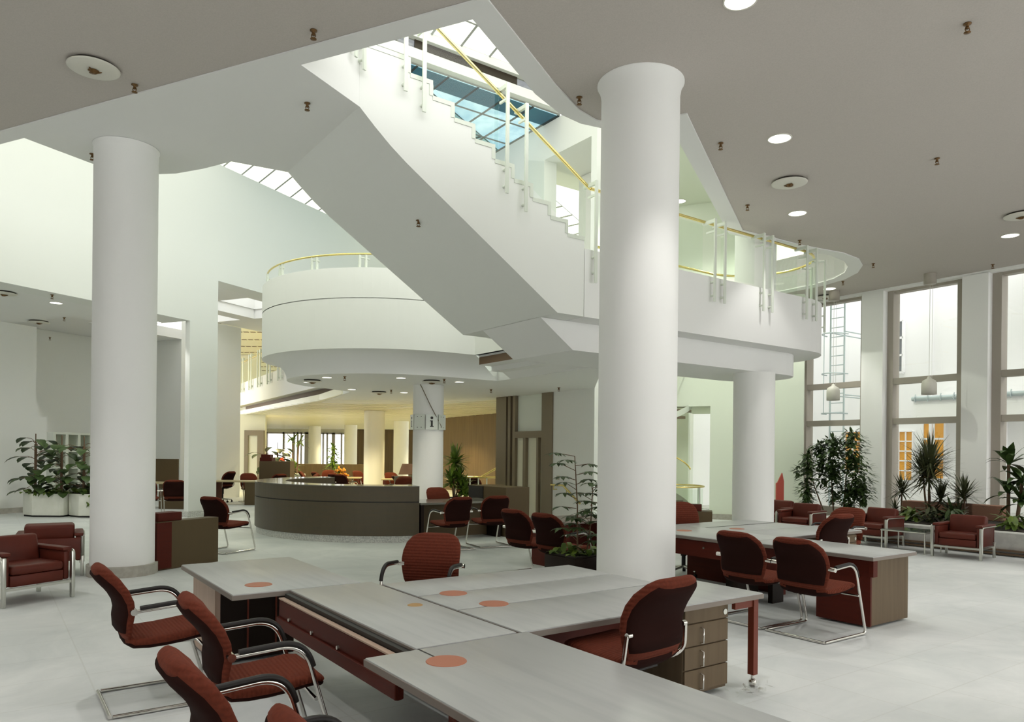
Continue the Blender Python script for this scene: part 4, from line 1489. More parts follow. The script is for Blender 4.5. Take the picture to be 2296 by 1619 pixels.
def make_task_chair(label, group):
    t = thing('task_chair', label, 'chair', (0, 0, 0), 0, group)
    dz = 0.07
    seat_and_back(t, dz)
    for s in (1, -1):
        m = MB()
        y = s * 0.262
        path = [(-0.02, y, 0.67)] + bend((-0.02, y, 0.67), (-0.005, y * 1.06, 0.50), (0.14, s * 0.12, 0.42), 0.07, 6) + [(0.16, s * 0.10, 0.415)]
        m.tube(path, 0.0125, 10)
        m.tube([(-0.02, y, 0.67), (-0.02, s * 0.23, 0.67)], 0.016, 10)
        m.build('back_support', M['chrome'], t)
    m = MB()
    m.tube([(0.20, 0, 0.10), (0.20, 0, 0.26)], 0.028, 14)
    m.tube([(0.20, 0, 0.26), (0.20, 0, 0.43)], 0.040, 14)
    m.box(0.06, 0.34, -0.11, 0.11, 0.425, 0.462)
    m.build('post', M['rubber'], t)
    for k in range(5):
        w = 2 * PI * k / 5 + 0.3
        c, s = math.cos(w), math.sin(w)
        m = MB()
        m.tube([(0.20, 0, 0.115), (0.20 + 0.28 * c, 0.28 * s, 0.075)], 0.022, 8, r2=0.014)
        m.build('base_arm', M['steel'], t)
        m = MB()
        m.tube([(0.20 + 0.285 * c - s * 0.022, 0.285 * s + c * 0.022, 0.0275), (0.20 + 0.285 * c + s * 0.022, 0.285 * s - c * 0.022, 0.0275)], 0.027, 12)
        m.tube([(0.20 + 0.28 * c, 0.28 * s, 0.05), (0.20 + 0.28 * c, 0.28 * s, 0.085)], 0.01, 6)
        m.build('caster', M['rubber'], t)
    return t


_vc = [None]
_tc = [None]


def visitor(p, rz, label, group='rust cantilever chairs'):
    if _vc[0] is None:
        o = _vc[0] = make_visitor_chair(label, group)
    else:
        o = copy_tree(_vc[0])
    o['label'] = label
    o['group'] = group
    o.location = p
    o.rotation_euler = (0, 0, rz)
    return o


def task(p, rz, label, group='rust swivel chairs'):
    if _tc[0] is None:
        o = _tc[0] = make_task_chair(label, group)
    else:
        o = copy_tree(_tc[0])
    o['label'] = label
    o['group'] = group
    o.location = p
    o.rotation_euler = (0, 0, rz)
    return o


visitor(bp(0.735, 5.38), ANG_B, 'rust cantilever chair nearest the left column, its sled base showing at the lower left')
visitor(bp(0.985, 4.02), ANG_B - 0.08, 'rust cantilever chair with full chrome arm showing, facing the red-brown desk apron')
visitor(bp(0.70, 2.90), ANG_B, 'rust cantilever chair cut by the bottom edge below the chair with the full arm')
visitor(bp(0.84, 2.02), ANG_B, 'rust chair of which only the rounded top shows at the bottom edge')
visitor(bp(6.105, 3.99), ANG_B, 'dark backed cantilever chair with full chrome sled base before the rear desk end panel')
visitor(bp(6.10, 4.64), ANG_B, 'dark backed cantilever chair left of the one with the full chrome sled base')
visitor(Vector((-0.72, 6.66, 0)), -1.80, 'rust chair seen over the far edge of the front desks with its rounded back')
task(bp(3.08, 2.93), ANG_B + PI / 2 + 0.10, 'rust swivel chair in the corner beside the drawers of the front desk')
task(bp(8.20, 4.95), ANG_B + PI / 2 - 0.1, 'rust swivel chair in the corner of the rear desk group near the lounge chairs')
visitor(bp(10.1, 5.9), ANG_B + PI, 'rust chair just right behind the swivel chair in the rear desk corner')
task(Vector((2.37, 10.42, 0)), -1.5, 'rust swivel chair half hidden by the thick column, star foot below the red-brown apron')
visitor(bp(5.82, 8.02), ANG_B + 0.12, 'dark chair half hidden behind the dark chair at the small desk')
visitor(bp(5.78, 7.29), ANG_B + 0.1, 'dark chair with chrome arm at the small desk beside the tall thin plant')
visitor(bp(6.50, 10.72), ANG_B + PI / 2 + 0.05, 'dark chair standing in front of the side desk of the reception counter, left one')
visitor(bp(7.28, 10.75), ANG_B + PI / 2 - 0.15, 'dark chair in front of the reception side desk, right one')
visitor(bp(7.75, 13.55), ANG_B - PI / 2, 'dark chair behind the side desk of the reception counter')
visitor(bp(3.80, 19.65), ANG_B + PI / 2 - 0.3, 'dark chair left of the white pier, at the brown panelled far desk')
visitor(bp(3.15, 19.75), ANG_B + PI / 2 - 0.3, 'dark chair half hidden behind the left column beside the far desk')
visitor(Vector((-4.75, 11.9, 0)), ANG_U, 'dark chair mostly hidden behind the wooden cabinet by the left column')
task(bp(6.25, 24.3), ANG_B + 2.2, 'dark swivel chair turned sideways right of the white pier')
visitor(bp(6.9, 24.3), ANG_B - PI / 2, 'dark chair behind the far desk right of the white pier')
far = [(625, 1063, 23.7, 1.8, 'dark red chair above the left part of the counter before the big leafed plant'), (682, 1055, 27.0, -0.5, 'dark red chair beside the red sign at the far windows'),
       (712, 1058, 26.5, 0.1, 'red chair seen sideways left of the far room flowers, first one'), (697 + 6, 1060, 24.4, 3.0, 'red chair nearest the small white box in the far room'),
       (738, 1056, 29.0, -2.0, 'dark brown chair under the far climbing plant, left one'), (764, 1057, 29.0, -1.5, 'dark brown chair under the far climbing plant, right one'),
       (752, 1068, 24.5, 0.4, 'red chair right of the orange flowers, left of a pair'), (768, 1069, 24.0, 0.4, 'red chair right of the orange flowers, right of a pair'),
       (805, 1058, 28.5, -1.2, 'red chair left behind the brightest far column'), (879, 1061, 26.6, -1.5, 'dark chair right of the brightest far column'),
       (892, 1073, 23.5, -0.3, 'red chair between the far column and the sign column'), (905, 1080, 22.5, -2.5, 'rust chair closest to the sign column behind the counter'),
       (1046, 1072, 23.0, -2.2, 'red chair beside the leafy plant right of the sign column'), (1062, 1075, 22.4, 0.6, 'red chair left of the brass rail in front of the wood panelling')]
for px, py, y, rz, lab in far:
    p = at_depth(px, 1016, y)
    visitor(Vector((p.x, y, 0)), ANG_B + rz, lab, 'red chairs of the far room')

# ================================================================ DESKS
DZ, DT = 0.67, 0.042


def top_box(mb, b0, b1, a0, a1, z=DZ, t=DT):
    mb.box(b0, b1, a0, a1, z - t, z)


def desk(name, label, b0, b1, a0, a1, z=DZ, group='grey desks'):
    """local x along B, y along A"""
    c = ((b0 + b1) / 2, (a0 + a1) / 2)
    t = thing(name, label, 'desk', bp(c[0], c[1], 0), ANG_B, group)
    hx, hy = (b1 - b0) / 2, (a1 - a0) / 2
    m = MB()
    m.box(-hx, hx, -hy, hy, z - DT, z)
    m.build('top', M['desktop'], t, bevel=0.006)
    m = MB()
    e = 0.004
    m.box(-hx - e, hx + e, -hy - e, hy + e, z - DT + 0.002, z - 0.008)
    m.build('edge_band', M['deskedge'], t)
    return t, c, hx, hy


def cap(parent, x, y, z, r=0.097, key='orange'):
    m = MB()
    m.lathe([(0.0, 0.003), (r - 0.003, 0.003), (r, 0.0)], (x, y, z), n=36, smooth=False)
    o = m.build('cable_cap', M[key], parent)
    o['label'] = 'round terracotta cable cap' if key == 'orange' else 'small ochre cable cap'


def pedestal(parent, x0, x1, y0, y1, z1, front='-y', key='drawer', n=4):
    """drawer pedestal: body, drawers with pulls"""
    m = MB()
    m.box(x0, x1, y0, y1, 0.03, z1)
    m.build('pedestal', M[key], parent, bevel=0.004, seg=1)
    hs = [0.10] + [(z1 - 0.03 - 0.10 - 0.02) / (n - 1)] * (n - 1)
    z = z1 - 0.005
    for i, h in enumerate(hs):
        m = MB()
        m.box(x0 + 0.004, x1 - 0.004, y0 - 0.018, y0 - 0.001, z - h + 0.008, z)
        d = m.build('drawer', M[key], parent, bevel=0.003, seg=1)
        if i > 0:
            m = MB()
            xx = x0 + 0.16
            m.tube([(xx, y0 - 0.019, z - 0.03), (xx, y0 - 0.045, z - 0.035), (xx, y0 - 0.045, z - 0.13), (xx, y0 - 0.019, z - 0.135)], 0.006, 6)
            m.build('pull', M['chrome'], d)
        else:
            m = MB()
            m.tube([(x1 - 0.04, y0 - 0.019, z - 0.05), (x1 - 0.04, y0 - 0.024, z - 0.05)], 0.02, 14)
            m.build('lock', M['steel'], d)
        z -= h


# desk at the back left with the pale end panel
t, c, hx, hy = desk('desk', 'grey desk at the left rear of the front group with a pale end panel', 1.37, 2.30, 5.175, 6.77)
m = MB()
m.box(-0.40, -0.36, -0.06, 0.62, 0.02, DZ - DT - 0.005)
m.box(-0.40, -0.10, 0.62, 0.66, 0.02, DZ - DT - 0.005)
m.build('end_panel', M['tan'], t)['label'] = 'pale rose-brown end panel'
m = MB()
m.box(-0.355, 0.215, -0.06, 0.55, 0.02, DZ - DT - 0.004)
m.build('cabinet', M['darkwood'], t, bevel=0.004, seg=1)
for x in (-0.16, 0.06):
    m = MB()
    m.box(x, x + 0.012, -0.072, -0.061, 0.06, 0.54)
    m.build('door_edge', M['redsteel'], t)
m = MB()
m.box(0.22, 0.40, 0.30, 0.34, 0.15, DZ - DT - 0.004)
m.build('modesty_panel', M['redwood'], t)
cap(t, 1.63 - c[0], 5.47 - c[1], DZ)
# link table with the hanging red-brown apron
t, c, hx, hy = desk('desk', 'grey link desk in the middle with a red-brown apron and ochre cap', 1.76, 2.38, 3.285, 5.155)
m = MB()
m.box(-hx - 0.085, -hx - 0.055, -hy + 0.02, hy - 0.02, 0.42, DZ - 0.055)
m.box(-hx - 0.105, -hx - 0.085, -hy + 0.02, hy - 0.02, 0.42, 0.50)
m.build('apron', M['redwood'], t, bevel=0.004, seg=1)['label'] = 'red-brown cable apron'
m = MB()
m.box(-hx - 0.088, -hx - 0.050, -hy + 0.015, hy - 0.015, DZ - 0.054, DZ - 0.045)
m.build('apron_edge', M['tan'], t)
m = MB()
m.box(-hx - 0.045, -hx - 0.006, -hy + 0.02, hy - 0.02, 0.50, DZ - 0.02)
m.build('cable_channel', M['rubber'], t)
for k in range(4):
    m = MB()
    y = hy - 0.25 - 0.42 * k
    m.tube([(-hx - 0.086, y, 0.515), (-hx - 0.100, y, 0.515)], 0.012, 8)
    m.build('screw', M['steel'], t)
for y in (-hy + 0.14,):
    m = MB()
    m.box(0.0, 0.25, y, y + 0.06, 0.0, DZ - DT - 0.004)
    m.build('leg', M['redsteel'], t)
cap(t, 2.25 - c[0], 4.22 - c[1], DZ, 0.05, 'tancap')
# three desks to the right
t, c, hx, hy = desk('desk', 'grey desk at the far side of the front group before the lone rust chair', 2.405, 4.20, 4.477, 5.03)
for x in (-hx + 0.15, hx - 0.15):
    m = MB()
    m.box(x - 0.03, x + 0.03, -0.22, 0.22, 0.0, DZ - DT - 0.004)
    m.build('leg', M['redwood'], t)
m = MB()
m.box(-hx + 0.16, hx - 0.16, -0.20, -0.17, 0.25, DZ - DT - 0.004)
m.build('modesty_panel', M['redwood'], t)
t, c, hx, hy = desk('desk', 'narrow grey middle strip desk with two terracotta caps in the front group', 2.405, 4.19, 3.955, 4.459)
for x in (-hx + 0.15, hx - 0.15):
    m = MB()
    m.box(x - 0.03, x + 0.03, -0.20, 0.20, 0.0, DZ - DT - 0.004)
    m.build('leg', M['redwood'], t)
cap(t, 2.66 - c[0], 4.43 - c[1], DZ)
cap(t, 2.70 - c[0], 3.985 - c[1], DZ)
t, c, hx, hy = desk('desk', 'grey desk right in the front group with drawers and a red-brown caster leg', 2.405, 4.54, 3.27, 3.938)
pedestal(t, 3.80 - c[0], 4.25 - c[0], 3.36 - c[1], 3.92 - c[1], DZ - DT - 0.012)
m = MB()
lx = 4.49 - c[0]
for y in (-hy + 0.045, hy - 0.045):
    m.box(lx - 0.025, lx + 0.025, y - 0.025, y + 0.025, 0.085, DZ - DT - 0.004)
m.box(lx - 0.02, lx + 0.02, -hy + 0.07, hy - 0.07, DZ - DT - 0.06, DZ - DT - 0.004)
m.box(4.27 - c[0], lx, -hy + 0.03, -hy + 0.06, DZ - DT - 0.055, DZ - DT - 0.004)
lg = m.build('leg_frame', M['redsteel'], t)
for y in (-hy + 0.045, hy - 0.045):
    m = MB()
    m.tube([(lx, y, 0.05), (lx, y, 0.086)], 0.012, 8)
    m.ball((lx, y, 0.029), 0.029, 0.029, 0.029, 14, 8)
    m.build('caster', M['chrome'], lg)
m = MB()
m.box(-hx + 0.05, 3.78 - c[0], 0.10, 0.13, 0.18, DZ - DT - 0.004)
m.build('modesty_panel', M['redwood'], t)
m = MB()
m.box(-hx + 0.10, -hx + 0.16, -0.25, 0.25, 0.0, DZ - DT - 0.004)
m.build('leg', M['redwood'], t)
# front desk running out of the bottom edge
t, c, hx, hy = desk('desk', 'large grey desk in the foreground running out of the bottom edge', 1.475, 2.435, 1.60, 3.265)
m = MB()
m.box(-0.36, 0.30, -0.70, 0.05, 0.02, DZ - DT - 0.004)
m.build('cabinet', M['darkwood'], t, bevel=0.004, seg=1)
m = MB()
m.box(-0.385, -0.362, -0.66, -0.30, 0.02, 0.60)
m.build('door', M['redwood'], t)
m = MB()
m.box(0.31, 0.335, -0.72, 0.70, 0.15, DZ - DT - 0.004)
m.build('modesty_panel', M['redwood'], t)
m = MB()
m.box(-0.05, 0.30, 0.64, 0.70, 0.0, DZ - DT - 0.004)
m.build('leg', M['redwood'], t)
cap(t, 1.77 - c[0], 3.005 - c[1], DZ)
m = MB()
m.box(1.755 - c[0], 1.765 - c[0], 3.07 - c[1], hy, DZ - 0.001, DZ + 0.0012)
m.build('cable_slit', M['rubber'], t)
# crumpled clear film on the floor by the drawers
rnd = random.Random(5)
m = MB()
for k in range(26):
    p = Vector((rnd.gauss(0, 0.10), rnd.gauss(0, 0.055), 0.006 + rnd.random() * 0.035))
    d1 = Vector((rnd.gauss(0, 1), rnd.gauss(0, 1), rnd.gauss(0, 0.5))).normalized() * rnd.uniform(0.02, 0.05)
    d2 = Vector((rnd.gauss(0, 1), rnd.gauss(0, 1), rnd.gauss(0, 0.5))).normalized() * rnd.uniform(0.02, 0.04)
    q_ = [p, p + d1, p + d1 + d2, p + d2]
    q_ = [Vector((v.x, v.y, max(v.z, 0.002))) for v in q_]
    m.face(q_)
o = m.build('plastic_wrap', M['clearbag'])
o.location = bp(4.36, 3.24, 0)
o.rotation_euler = (0, 0, ANG_B + 0.2)
tag(o, 'crumpled clear plastic film on the floor beside the drawer pedestal', 'packaging')

# ---- rear desk group
DR_ = 0.70
t, c, hx, hy = desk('desk', 'grey desk with olive end panel and red-brown front, right in the rear group', 6.86, 7.68, 3.73, 5.16, DR_, 'grey desks of the rear group')
m = MB()
m.box(-0.36, -0.335, -hy + 0.05, -0.10, 0.02, DR_ - DT - 0.004)
m.build('front_panel', M['redwood'], t)
m = MB()
m.box(-0.334, 0.375, -hy + 0.06, -0.12, 0.02, DR_ - DT - 0.004)
m.build('pedestal', M['drawer'], t, bevel=0.004, seg=1)
m = MB()
m.box(-0.375, -0.30, -hy + 0.015, -hy + 0.058, 0.50, DR_ - DT - 0.004)
m.build('corner_block', M['redwood'], t)
m = MB()
m.box(-0.10, 0.10, hy - 0.12, hy - 0.06, 0.0, DR_ - DT - 0.004)
m.build('leg', M['darkwood'], t)
m = MB()
m.box(-0.36, -0.33, -0.09, hy - 0.13, 0.40, DR_ - DT - 0.004)
m.build('modesty_panel', M['redwood'], t)
t, c, hx, hy = desk('desk', 'grey desk with long red-brown apron, left in the rear group behind the thick column', 6.74, 7.66, 5.175, 6.95, DR_, 'grey desks of the rear group')
m = MB()
m.box(-hx + 0.01, -hx + 0.04, -hy + 0.25, hy - 0.03, 0.47, DR_ - DT - 0.004)
m.build('apron', M['redwood'], t)['label'] = 'red-brown cable apron'
for k in range(3):
    m = MB()
    m.tube([(-hx + 0.009, -0.4 + 0.45 * k, 0.58), (-hx - 0.004, -0.4 + 0.45 * k, 0.58)], 0.012, 8)
    m.build('screw', M['steel'], t)
m = MB()
m.box(-hx + 0.03, -hx + 0.36, -hy + 0.03, -hy + 0.10, 0.0, DR_ - DT - 0.004)
m.box(-hx + 0.36, -hx + 0.40, -hy + 0.03, -hy + 0.45, 0.0, DR_ - DT - 0.004)
m.build('leg', M['darkwood'], t)
cap(t, -0.05, 0.25, DR_)
t, c, hx, hy = desk('desk', 'grey desk of the rear group whose pointed right tip meets the lounge chairs', 7.67, 9.28, 5.20, 5.88, DR_, 'grey desks of the rear group')
pedestal(t, hx - 0.50, hx - 0.06, -hy + 0.05, hy - 0.06, DR_ - DT - 0.012)
m = MB()
m.box(-hx + 0.1, hx - 0.52, 0.12, 0.15, 0.2, DR_ - DT - 0.004)
m.build('modesty_panel', M['darkwood'], t)
m = MB()
m.box(-hx + 0.05, -hx + 0.11, -0.25, 0.25, 0, DR_ - DT - 0.004)
m.build('leg', M['redwood'], t)
t, c, hx, hy = desk('desk', 'grey desk farthest back in the rear group, before the gallery column', 7.67, 9.20, 5.89, 6.95, DR_, 'grey desks of the rear group')
for x in (-hx + 0.15, hx - 0.15):
    m = MB()
    m.box(x - 0.03, x + 0.03, -0.4, 0.4, 0.0, DR_ - DT - 0.004)
    m.build('leg', M['redwood'], t)
cap(t, -0.5, -0.30, DR_)
m = MB()
m.box(-hx + 0.02, hx - 0.02, -0.02, 0.02, DR_ - 0.001, DR_ + 0.001)
m.build('cable_slit', M['rubber'], t)

# ---- low cabinets with red block on top
def cabinet(label, p, rz, w, d, h, red):
    t = thing('wooden_cabinet', label, 'cabinet', p, rz, 'low wooden cabinets with dark red ends')
    m = MB()
    m.box(0.0, d, -w / 2, w / 2, 0.0, h)
    m.build('body', M['olive'], t, bevel=0.004, seg=1)
    m = MB()
    m.box(-0.02, d * 0.9, w / 2 + 0.001, w / 2 + 0.03, 0.02, h - 0.01)
    m.box(-0.02, -0.001, w / 2 - 0.20, w / 2 + 0.001, 0.02, h - 0.01)
    m.build('end_panel', M['redwood'], t)['label'] = 'dark red end panel'
    m = MB()
    m.box(0.02, 0.24, w / 2 - red - 0.08, w / 2 - 0.02, h + 0.001, h + 0.12)
    m.build('top_block', M['redwood'], t, bevel=0.012)
    return t


cl = on_z(343, 1282, 0)
cr = on_z(490, 1259, 0)
dv = (cr - cl)
cabinet('dark olive wooden cabinet with red block on top beside the left column', (cl + cr) / 2 + dv * 0.03, math.atan2(dv.y, dv.x) + PI / 2, dv.length - 0.08, 0.22, 0.66, 0.32)
cabinet('wooden cabinet with red block behind the rear desks, right of the thick column', Vector((3.26, 13.0, 0)), PI * 0.42, 0.52, 0.4, 0.66, 0.26)

# ================================================================ RECEPTION COUNTER
RC, RR = (7.20, 14.68), 2.80
rt = thing('reception_counter', 'big curved grey-brown reception counter on a speckled stone base', 'counter', bp(RC[0], RC[1], 0), ANG_B)
A0, A1 = -PI / 2 - 0.27, -PI * 1.44


def band(mb, r0, r1, z0, z1, a0=A0, a1=A1, n=64):
    o, i = [], []
    for k in range(n + 1):
        w = a0 + (a1 - a0) * k / n
        o.append((r1 * math.cos(w), r1 * math.sin(w)))
        i.append((r0 * math.cos(w), r0 * math.sin(w)))
    for k in range(n):
        for (p, q_, flip) in ((o, o, 0), (i, i, 1)):
            f = [(p[k][0], p[k][1], z0), (p[k + 1][0], p[k + 1][1], z0), (p[k + 1][0], p[k + 1][1], z1), (p[k][0], p[k][1], z1)]
            mb.add(f, [(0, 1, 2, 3) if flip else (3, 2, 1, 0)], True)
        mb.face([(*o[k], z1), (*o[k + 1], z1), (*i[k + 1], z1), (*i[k], z1)])
        mb.face([(*i[k], z0), (*i[k + 1], z0), (*o[k + 1], z0), (*o[k], z0)])
    for k in (0, n):
        mb.face([(*o[k], z0), (*i[k], z0), (*i[k], z1), (*o[k], z1)])


m = MB()
band(m, RR - 0.62, RR - 0.03, 0.0, 0.125)
m.build('stone_base', M['granite'], rt)
m = MB()
band(m, RR - 0.60, RR, 0.126, 0.728)
m.build('lower_front', M['counter'], rt)
m = MB()
band(m, RR - 0.60, RR - 0.014, 0.7285, 0.7475)
m.build('groove', M['ink'], rt)
m = MB()
band(m, RR - 0.60, RR, 0.748, 1.015)
m.build('upper_front', M['counter'], rt)
m = MB()
band(m, RR - 0.60, RR + 0.004, 1.016, 1.03)
m.build('top', M['countertop'], rt)
# side desk of the counter
t = thing('side_desk', 'low desk wing on the right end of the reception counter', 'desk', bp(7.35, 12.45, 0), ANG_B)
m = MB()
m.box(-0.88, 0.95, -0.50, 0.45, 0.68, 0.72)
m.build('top', M['countertop'], t, bevel=0.004, seg=1)
m = MB()
m.box(-0.80, 0.90, -0.05, 0.0, 0.02, 0.679)
m.build('modesty_panel', M['olive'], t)
for x in (-0.85, 0.86):
    m = MB()
    m.box(x, x + 0.06, -0.45, 0.40, 0.0, 0.679)
    m.build('leg', M['darkwood'], t)
t = thing('screen_cabinet', 'tall brown screen cabinet with a dark niche behind the chairs at the reception wing', 'cabinet', bp(8.62, 12.55, 0), ANG_B)
m = MB()
m.box(-0.28, 0.30, -0.62, 0.75, 0.0, 0.97)
m.build('body', M['olive'], t, bevel=0.005, seg=1)
m = MB()
m.box(-0.30, -0.281, 0.18, 0.72, 0.70, 0.965)
m.build('niche', M['darkdoor'], t)

# desk by the tall thin plant, against the handrail wall
t = thing('small_desk', 'small desk with grey-brown top and dark red panel beside the tall thin plant', 'desk', bp(7.15, 8.45, 0), ANG_B)
m = MB()
m.box(-0.55, 0.75, -0.45, 0.45, 0.655, 0.69)
m.build('top', M['deskedge'], t, bevel=0.004, seg=1)
m = MB()
m.box(-0.45, 0.65, 0.05, 0.09, 0.03, 0.654)
m.build('panel', M['redwood'], t)
for x in (-0.48, 0.64):
    m = MB()
    m.box(x, x + 0.06, -0.4, 0.4, 0, 0.654)
    m.build('leg', M['redwood'], t)

# far desks right and left of the white pier
def far_desk(label, p, rz, w=1.6, screen=None):
    t = thing('far_desk', label, 'desk', p, rz, 'brown desks behind the bright wall')
    m = MB()
    m.box(-w / 2, w / 2, -0.4, 0.4, 0.69, 0.73)
    m.build('top', M['tabletop'], t, bevel=0.004, seg=1)
    m = MB()
    m.box(-w / 2 + 0.05, -w / 2 + 0.12, -0.36, 0.36, 0, 0.689)
    m.build('leg', M['redwood'], t)
    m = MB()
    m.box(0.0, w / 2 - 0.02, -0.37, 0.36, 0.0, 0.689)
    m.build('pedestal', M['olive'], t, bevel=0.004, seg=1)
    if screen:
        m = MB()
        m.box(screen[0], screen[1], 0.32, 0.38, 0.731, screen[2])
        m.build('screen_panel', M['olive'], t)
    return t


far_desk('brown desk with upright screen panel left of the white pier', Vector((-9.75, 20.9, 0)), -0.1, 1.9, (-0.9, 0.15, 1.38))
far_desk('brown desk with olive end just left of the reception counter', Vector((-8.05, 22.6, 0)), 0.08, 2.0)
t = thing('olive_cabinet', 'tall olive cabinet with red boxes on top at the left end of the far room', 'cabinet', Vector((-7.75, 24.6, 0)), 0.05)
m = MB()
m.box(-0.55, 0.45, -0.3, 0.3, 0, 1.30)
m.build('body', M['olive'], t, bevel=0.004, seg=1)
m = MB()
m.box(-0.55, -0.16, -0.25, 0.2, 1.301, 1.42)
m.box(-0.52, -0.22, -0.22, 0.15, 1.42, 1.52)
m.build('red_box', M['redwood'], t, bevel=0.006, seg=1)
# far room tables
for x, y, w, lab in ((-6.1, 26.2, 1.5, 'pale wood table with orange flowers in the far room'), (-3.9, 27.9, 1.7, 'long pale wood table in front of the brightest far column'), (-3.6, 25.2, 1.6, 'pale table right of the brightest far column')):
    t = thing('far_table', lab, 'table', (x, y, 0), 0.1, 'pale tables of the far room')
    m = MB()
    m.box(-w / 2, w / 2, -0.45, 0.45, 0.70, 0.735)
    m.build('top', M['tabletop'], t, bevel=0.004, seg=1)
    for sx in (-1, 1):
        for sy in (-1, 1):
            m = MB()
            m.box(sx * (w / 2 - 0.08) - 0.025, sx * (w / 2 - 0.08) + 0.025, sy * 0.38 - 0.025, sy * 0.38 + 0.025, 0, 0.699)
            m.build('leg', M['redsteel'], t)
m = MB()
m.box(-6.0, -1.0, -0.06, 0.06, 0, 0.98)
o = m.build('low_partition', M['woodpanel'], bevel=0.01, seg=1)
o.location = (-6.0, 38.5, 0)
o.rotation_euler = (0, 0, 0.02)
tag(o, 'long low brown partition below the far windows', 'partition')
t = thing('easel_board', 'pinkish slanted board on a grey stand left of the sign column', 'board', Vector((-3.3, 23.0, 0)), 0.2)
m = MB()
m.extrude([(-0.22, 0, 0.95), (0.30, 0, 0.95), (0.36, 0.12, 1.28), (-0.10, 0.12, 1.28)], (0, 0.02, 0))
m.build('board', M['pinkboard'], t)
m = MB()
m.box(-0.34, 0.36, -0.05, 0.18, 0.0, 0.90)
m.build('stand', M['countertop'], t)
m = MB()
m.box(-0.13, 0.13, -0.13, 0.13, 0, 1.35)
o = m.build('red_sign', M['redsign'], bevel=0.01, seg=1)
o.location = (at_depth(631, 1016, 33).x, 33, 0)
tag(o, 'slim red standing sign in front of the left far windows', 'sign')
rs = MB()
rs.extrude([(-0.09, 0, 0.02), (0.09, 0, 0.02), (0.09, 0, 1.05), (0.05, 0, 1.25), (-0.06, 0, 1.02), (-0.09, 0, 1.0)], (0, 0.05, 0))
o = rs.build('fire_sign', M['redsign'])
o.location = (at_depth(1750, 1016, 17.5).x, 17.5, 0)
tag(o, 'small red sign standing behind the leftmost lounge chair', 'sign')
# brass stair rail in front of the wood panelling
t = thing('far_brass_rail', 'sloping brass rail over white posts in front of the wood panelling', 'railing', Vector((-1.55, 22.2, 0)), 0)
m = MB()
m.tube([(-0.2, 0, 0.92), (1.4, -0.1, 0.92)], 0.03, 8)
m.tube([(0.62, 0, 0.92), (1.5, -0.3, 1.42)], 0.03, 8)
m.build('handrail', M['brass'], t)
for k in range(4):
    m = MB()
    m.tube([(0.05 + 0.25 * k, 0, 0.0), (0.05 + 0.25 * k, 0, 0.9)], 0.022, 6)
    m.build('post', M['whitemetal'], t)
# white cubby shelf behind the planters
t = thing('cubby_shelf', 'white open shelf unit behind the leafy planter boxes', 'shelf', up(14.6, 21.45, 0), ANG_U)
m = MB()
for x in (-0.57, -0.19, 0.19, 0.57):
    m.box(x - 0.04, x + 0.04, -0.4, 0.0, 0.0, 2.12)
for z in (0.02, 0.55, 1.05, 1.55, 2.06):
    m.box(-0.57, 0.57, -0.399, 0.0, z, z + 0.06)
m.build('frame', M['whitemetal'], t)
m = MB()
m.box(-0.6, 0.6, 0.001, 0.02, 0, 2.12)
m.build('back_board', M['creamwall'], t)

# ================================================================ LOUNGE CHAIRS
def make_lounge(label, group):
    """local +x forward, origin between the front legs on the floor"""
    t = thing('lounge_chair', label, 'armchair', (0, 0, 0), 0, group)
    Wd, Dp = 0.36, 0.62
    for s in (1, -1):
        m = MB()
        y = s * Wd
        m.box(-0.022, 0.022, y - 0.02, y + 0.02, 0.0, 0.515)
        m.build('front_post', M['steel'], t, bevel=0.008)
        m = MB()
        m.box(-Dp - 0.02, -Dp + 0.02, y - 0.02, y + 0.02, 0.0, 0.26)
        m.build('rear_leg', M['steel'], t, bevel=0.006)
        m = MB()
        m.tube([(0.0, s * (Wd + 0.022), 0.10), (0.0, s * (Wd + 0.022), 0.47)] + [tuple(p) for p in bend((0, s * (Wd + 0.022), 0.3), (0, s * (Wd + 0.022), 0.525), (-0.5, s * (Wd + 0.022), 0.525), 0.05, 5)] + [(-Dp, s * (Wd + 0.022), 0.525)], 0.010, 8)
        m.build('arm_rail', M['steel'], t)
        m = MB()
        m.box(-Dp - 0.03, -0.03, s * 0.285 if s > 0 else -0.345, s * 0.345 if s > 0 else -0.285, 0.20, 0.515)
        m.build('side_panel', M['leather'], t, bevel=0.018)
        m = MB()
        m.box(-Dp - 0.03, -0.024, s * 0.27 if s > 0 else -0.375, s * 0.375 if s > 0 else -0.27, 0.516, 0.56)
        m.build('arm_pad', M['leather'], t, bevel=0.016)
    m = MB()
    m.box(-0.012, 0.012, -Wd + 0.02, Wd - 0.02, 0.165, 0.195)
    m.box(-Dp + 0.02, -0.02, -Wd + 0.005, -Wd + 0.03, 0.165, 0.19)
    m.box(-Dp + 0.02, -0.02, Wd - 0.03, Wd - 0.005, 0.165, 0.19)
    m.build('frame_bar', M['steel'], t)
    m = MB()
    m.box(-Dp, -0.025, -0.28, 0.28, 0.196, 0.315)
    m.build('seat_base', M['leather'], t, bevel=0.015)
    m = MB()
    m.box(-Dp + 0.10, -0.01, -0.275, 0.275, 0.317, 0.415)
    m.build('seat_cushion', M['leather'], t, bevel=0.035, seg=3)
    m = MB()
    c, s_ = math.cos(0.22), math.sin(0.22)

    def tf(x, y, z):
        return (-Dp + 0.16 + x * c - z * s_, y, 0.40 + z * c + x * s_)
    m.box(-0.13, 0.03, -0.275, 0.275, -0.02, 0.30, tf)
    m.build('back_cushion', M['leather'], t, bevel=0.04, seg=3)
    m = MB()
    m.box(-Dp - 0.06, -Dp - 0.031, -0.345, 0.345, 0.22, 0.50)
    m.build('back_panel', M['leather'], t, bevel=0.01)
    return t


_lc = [None]


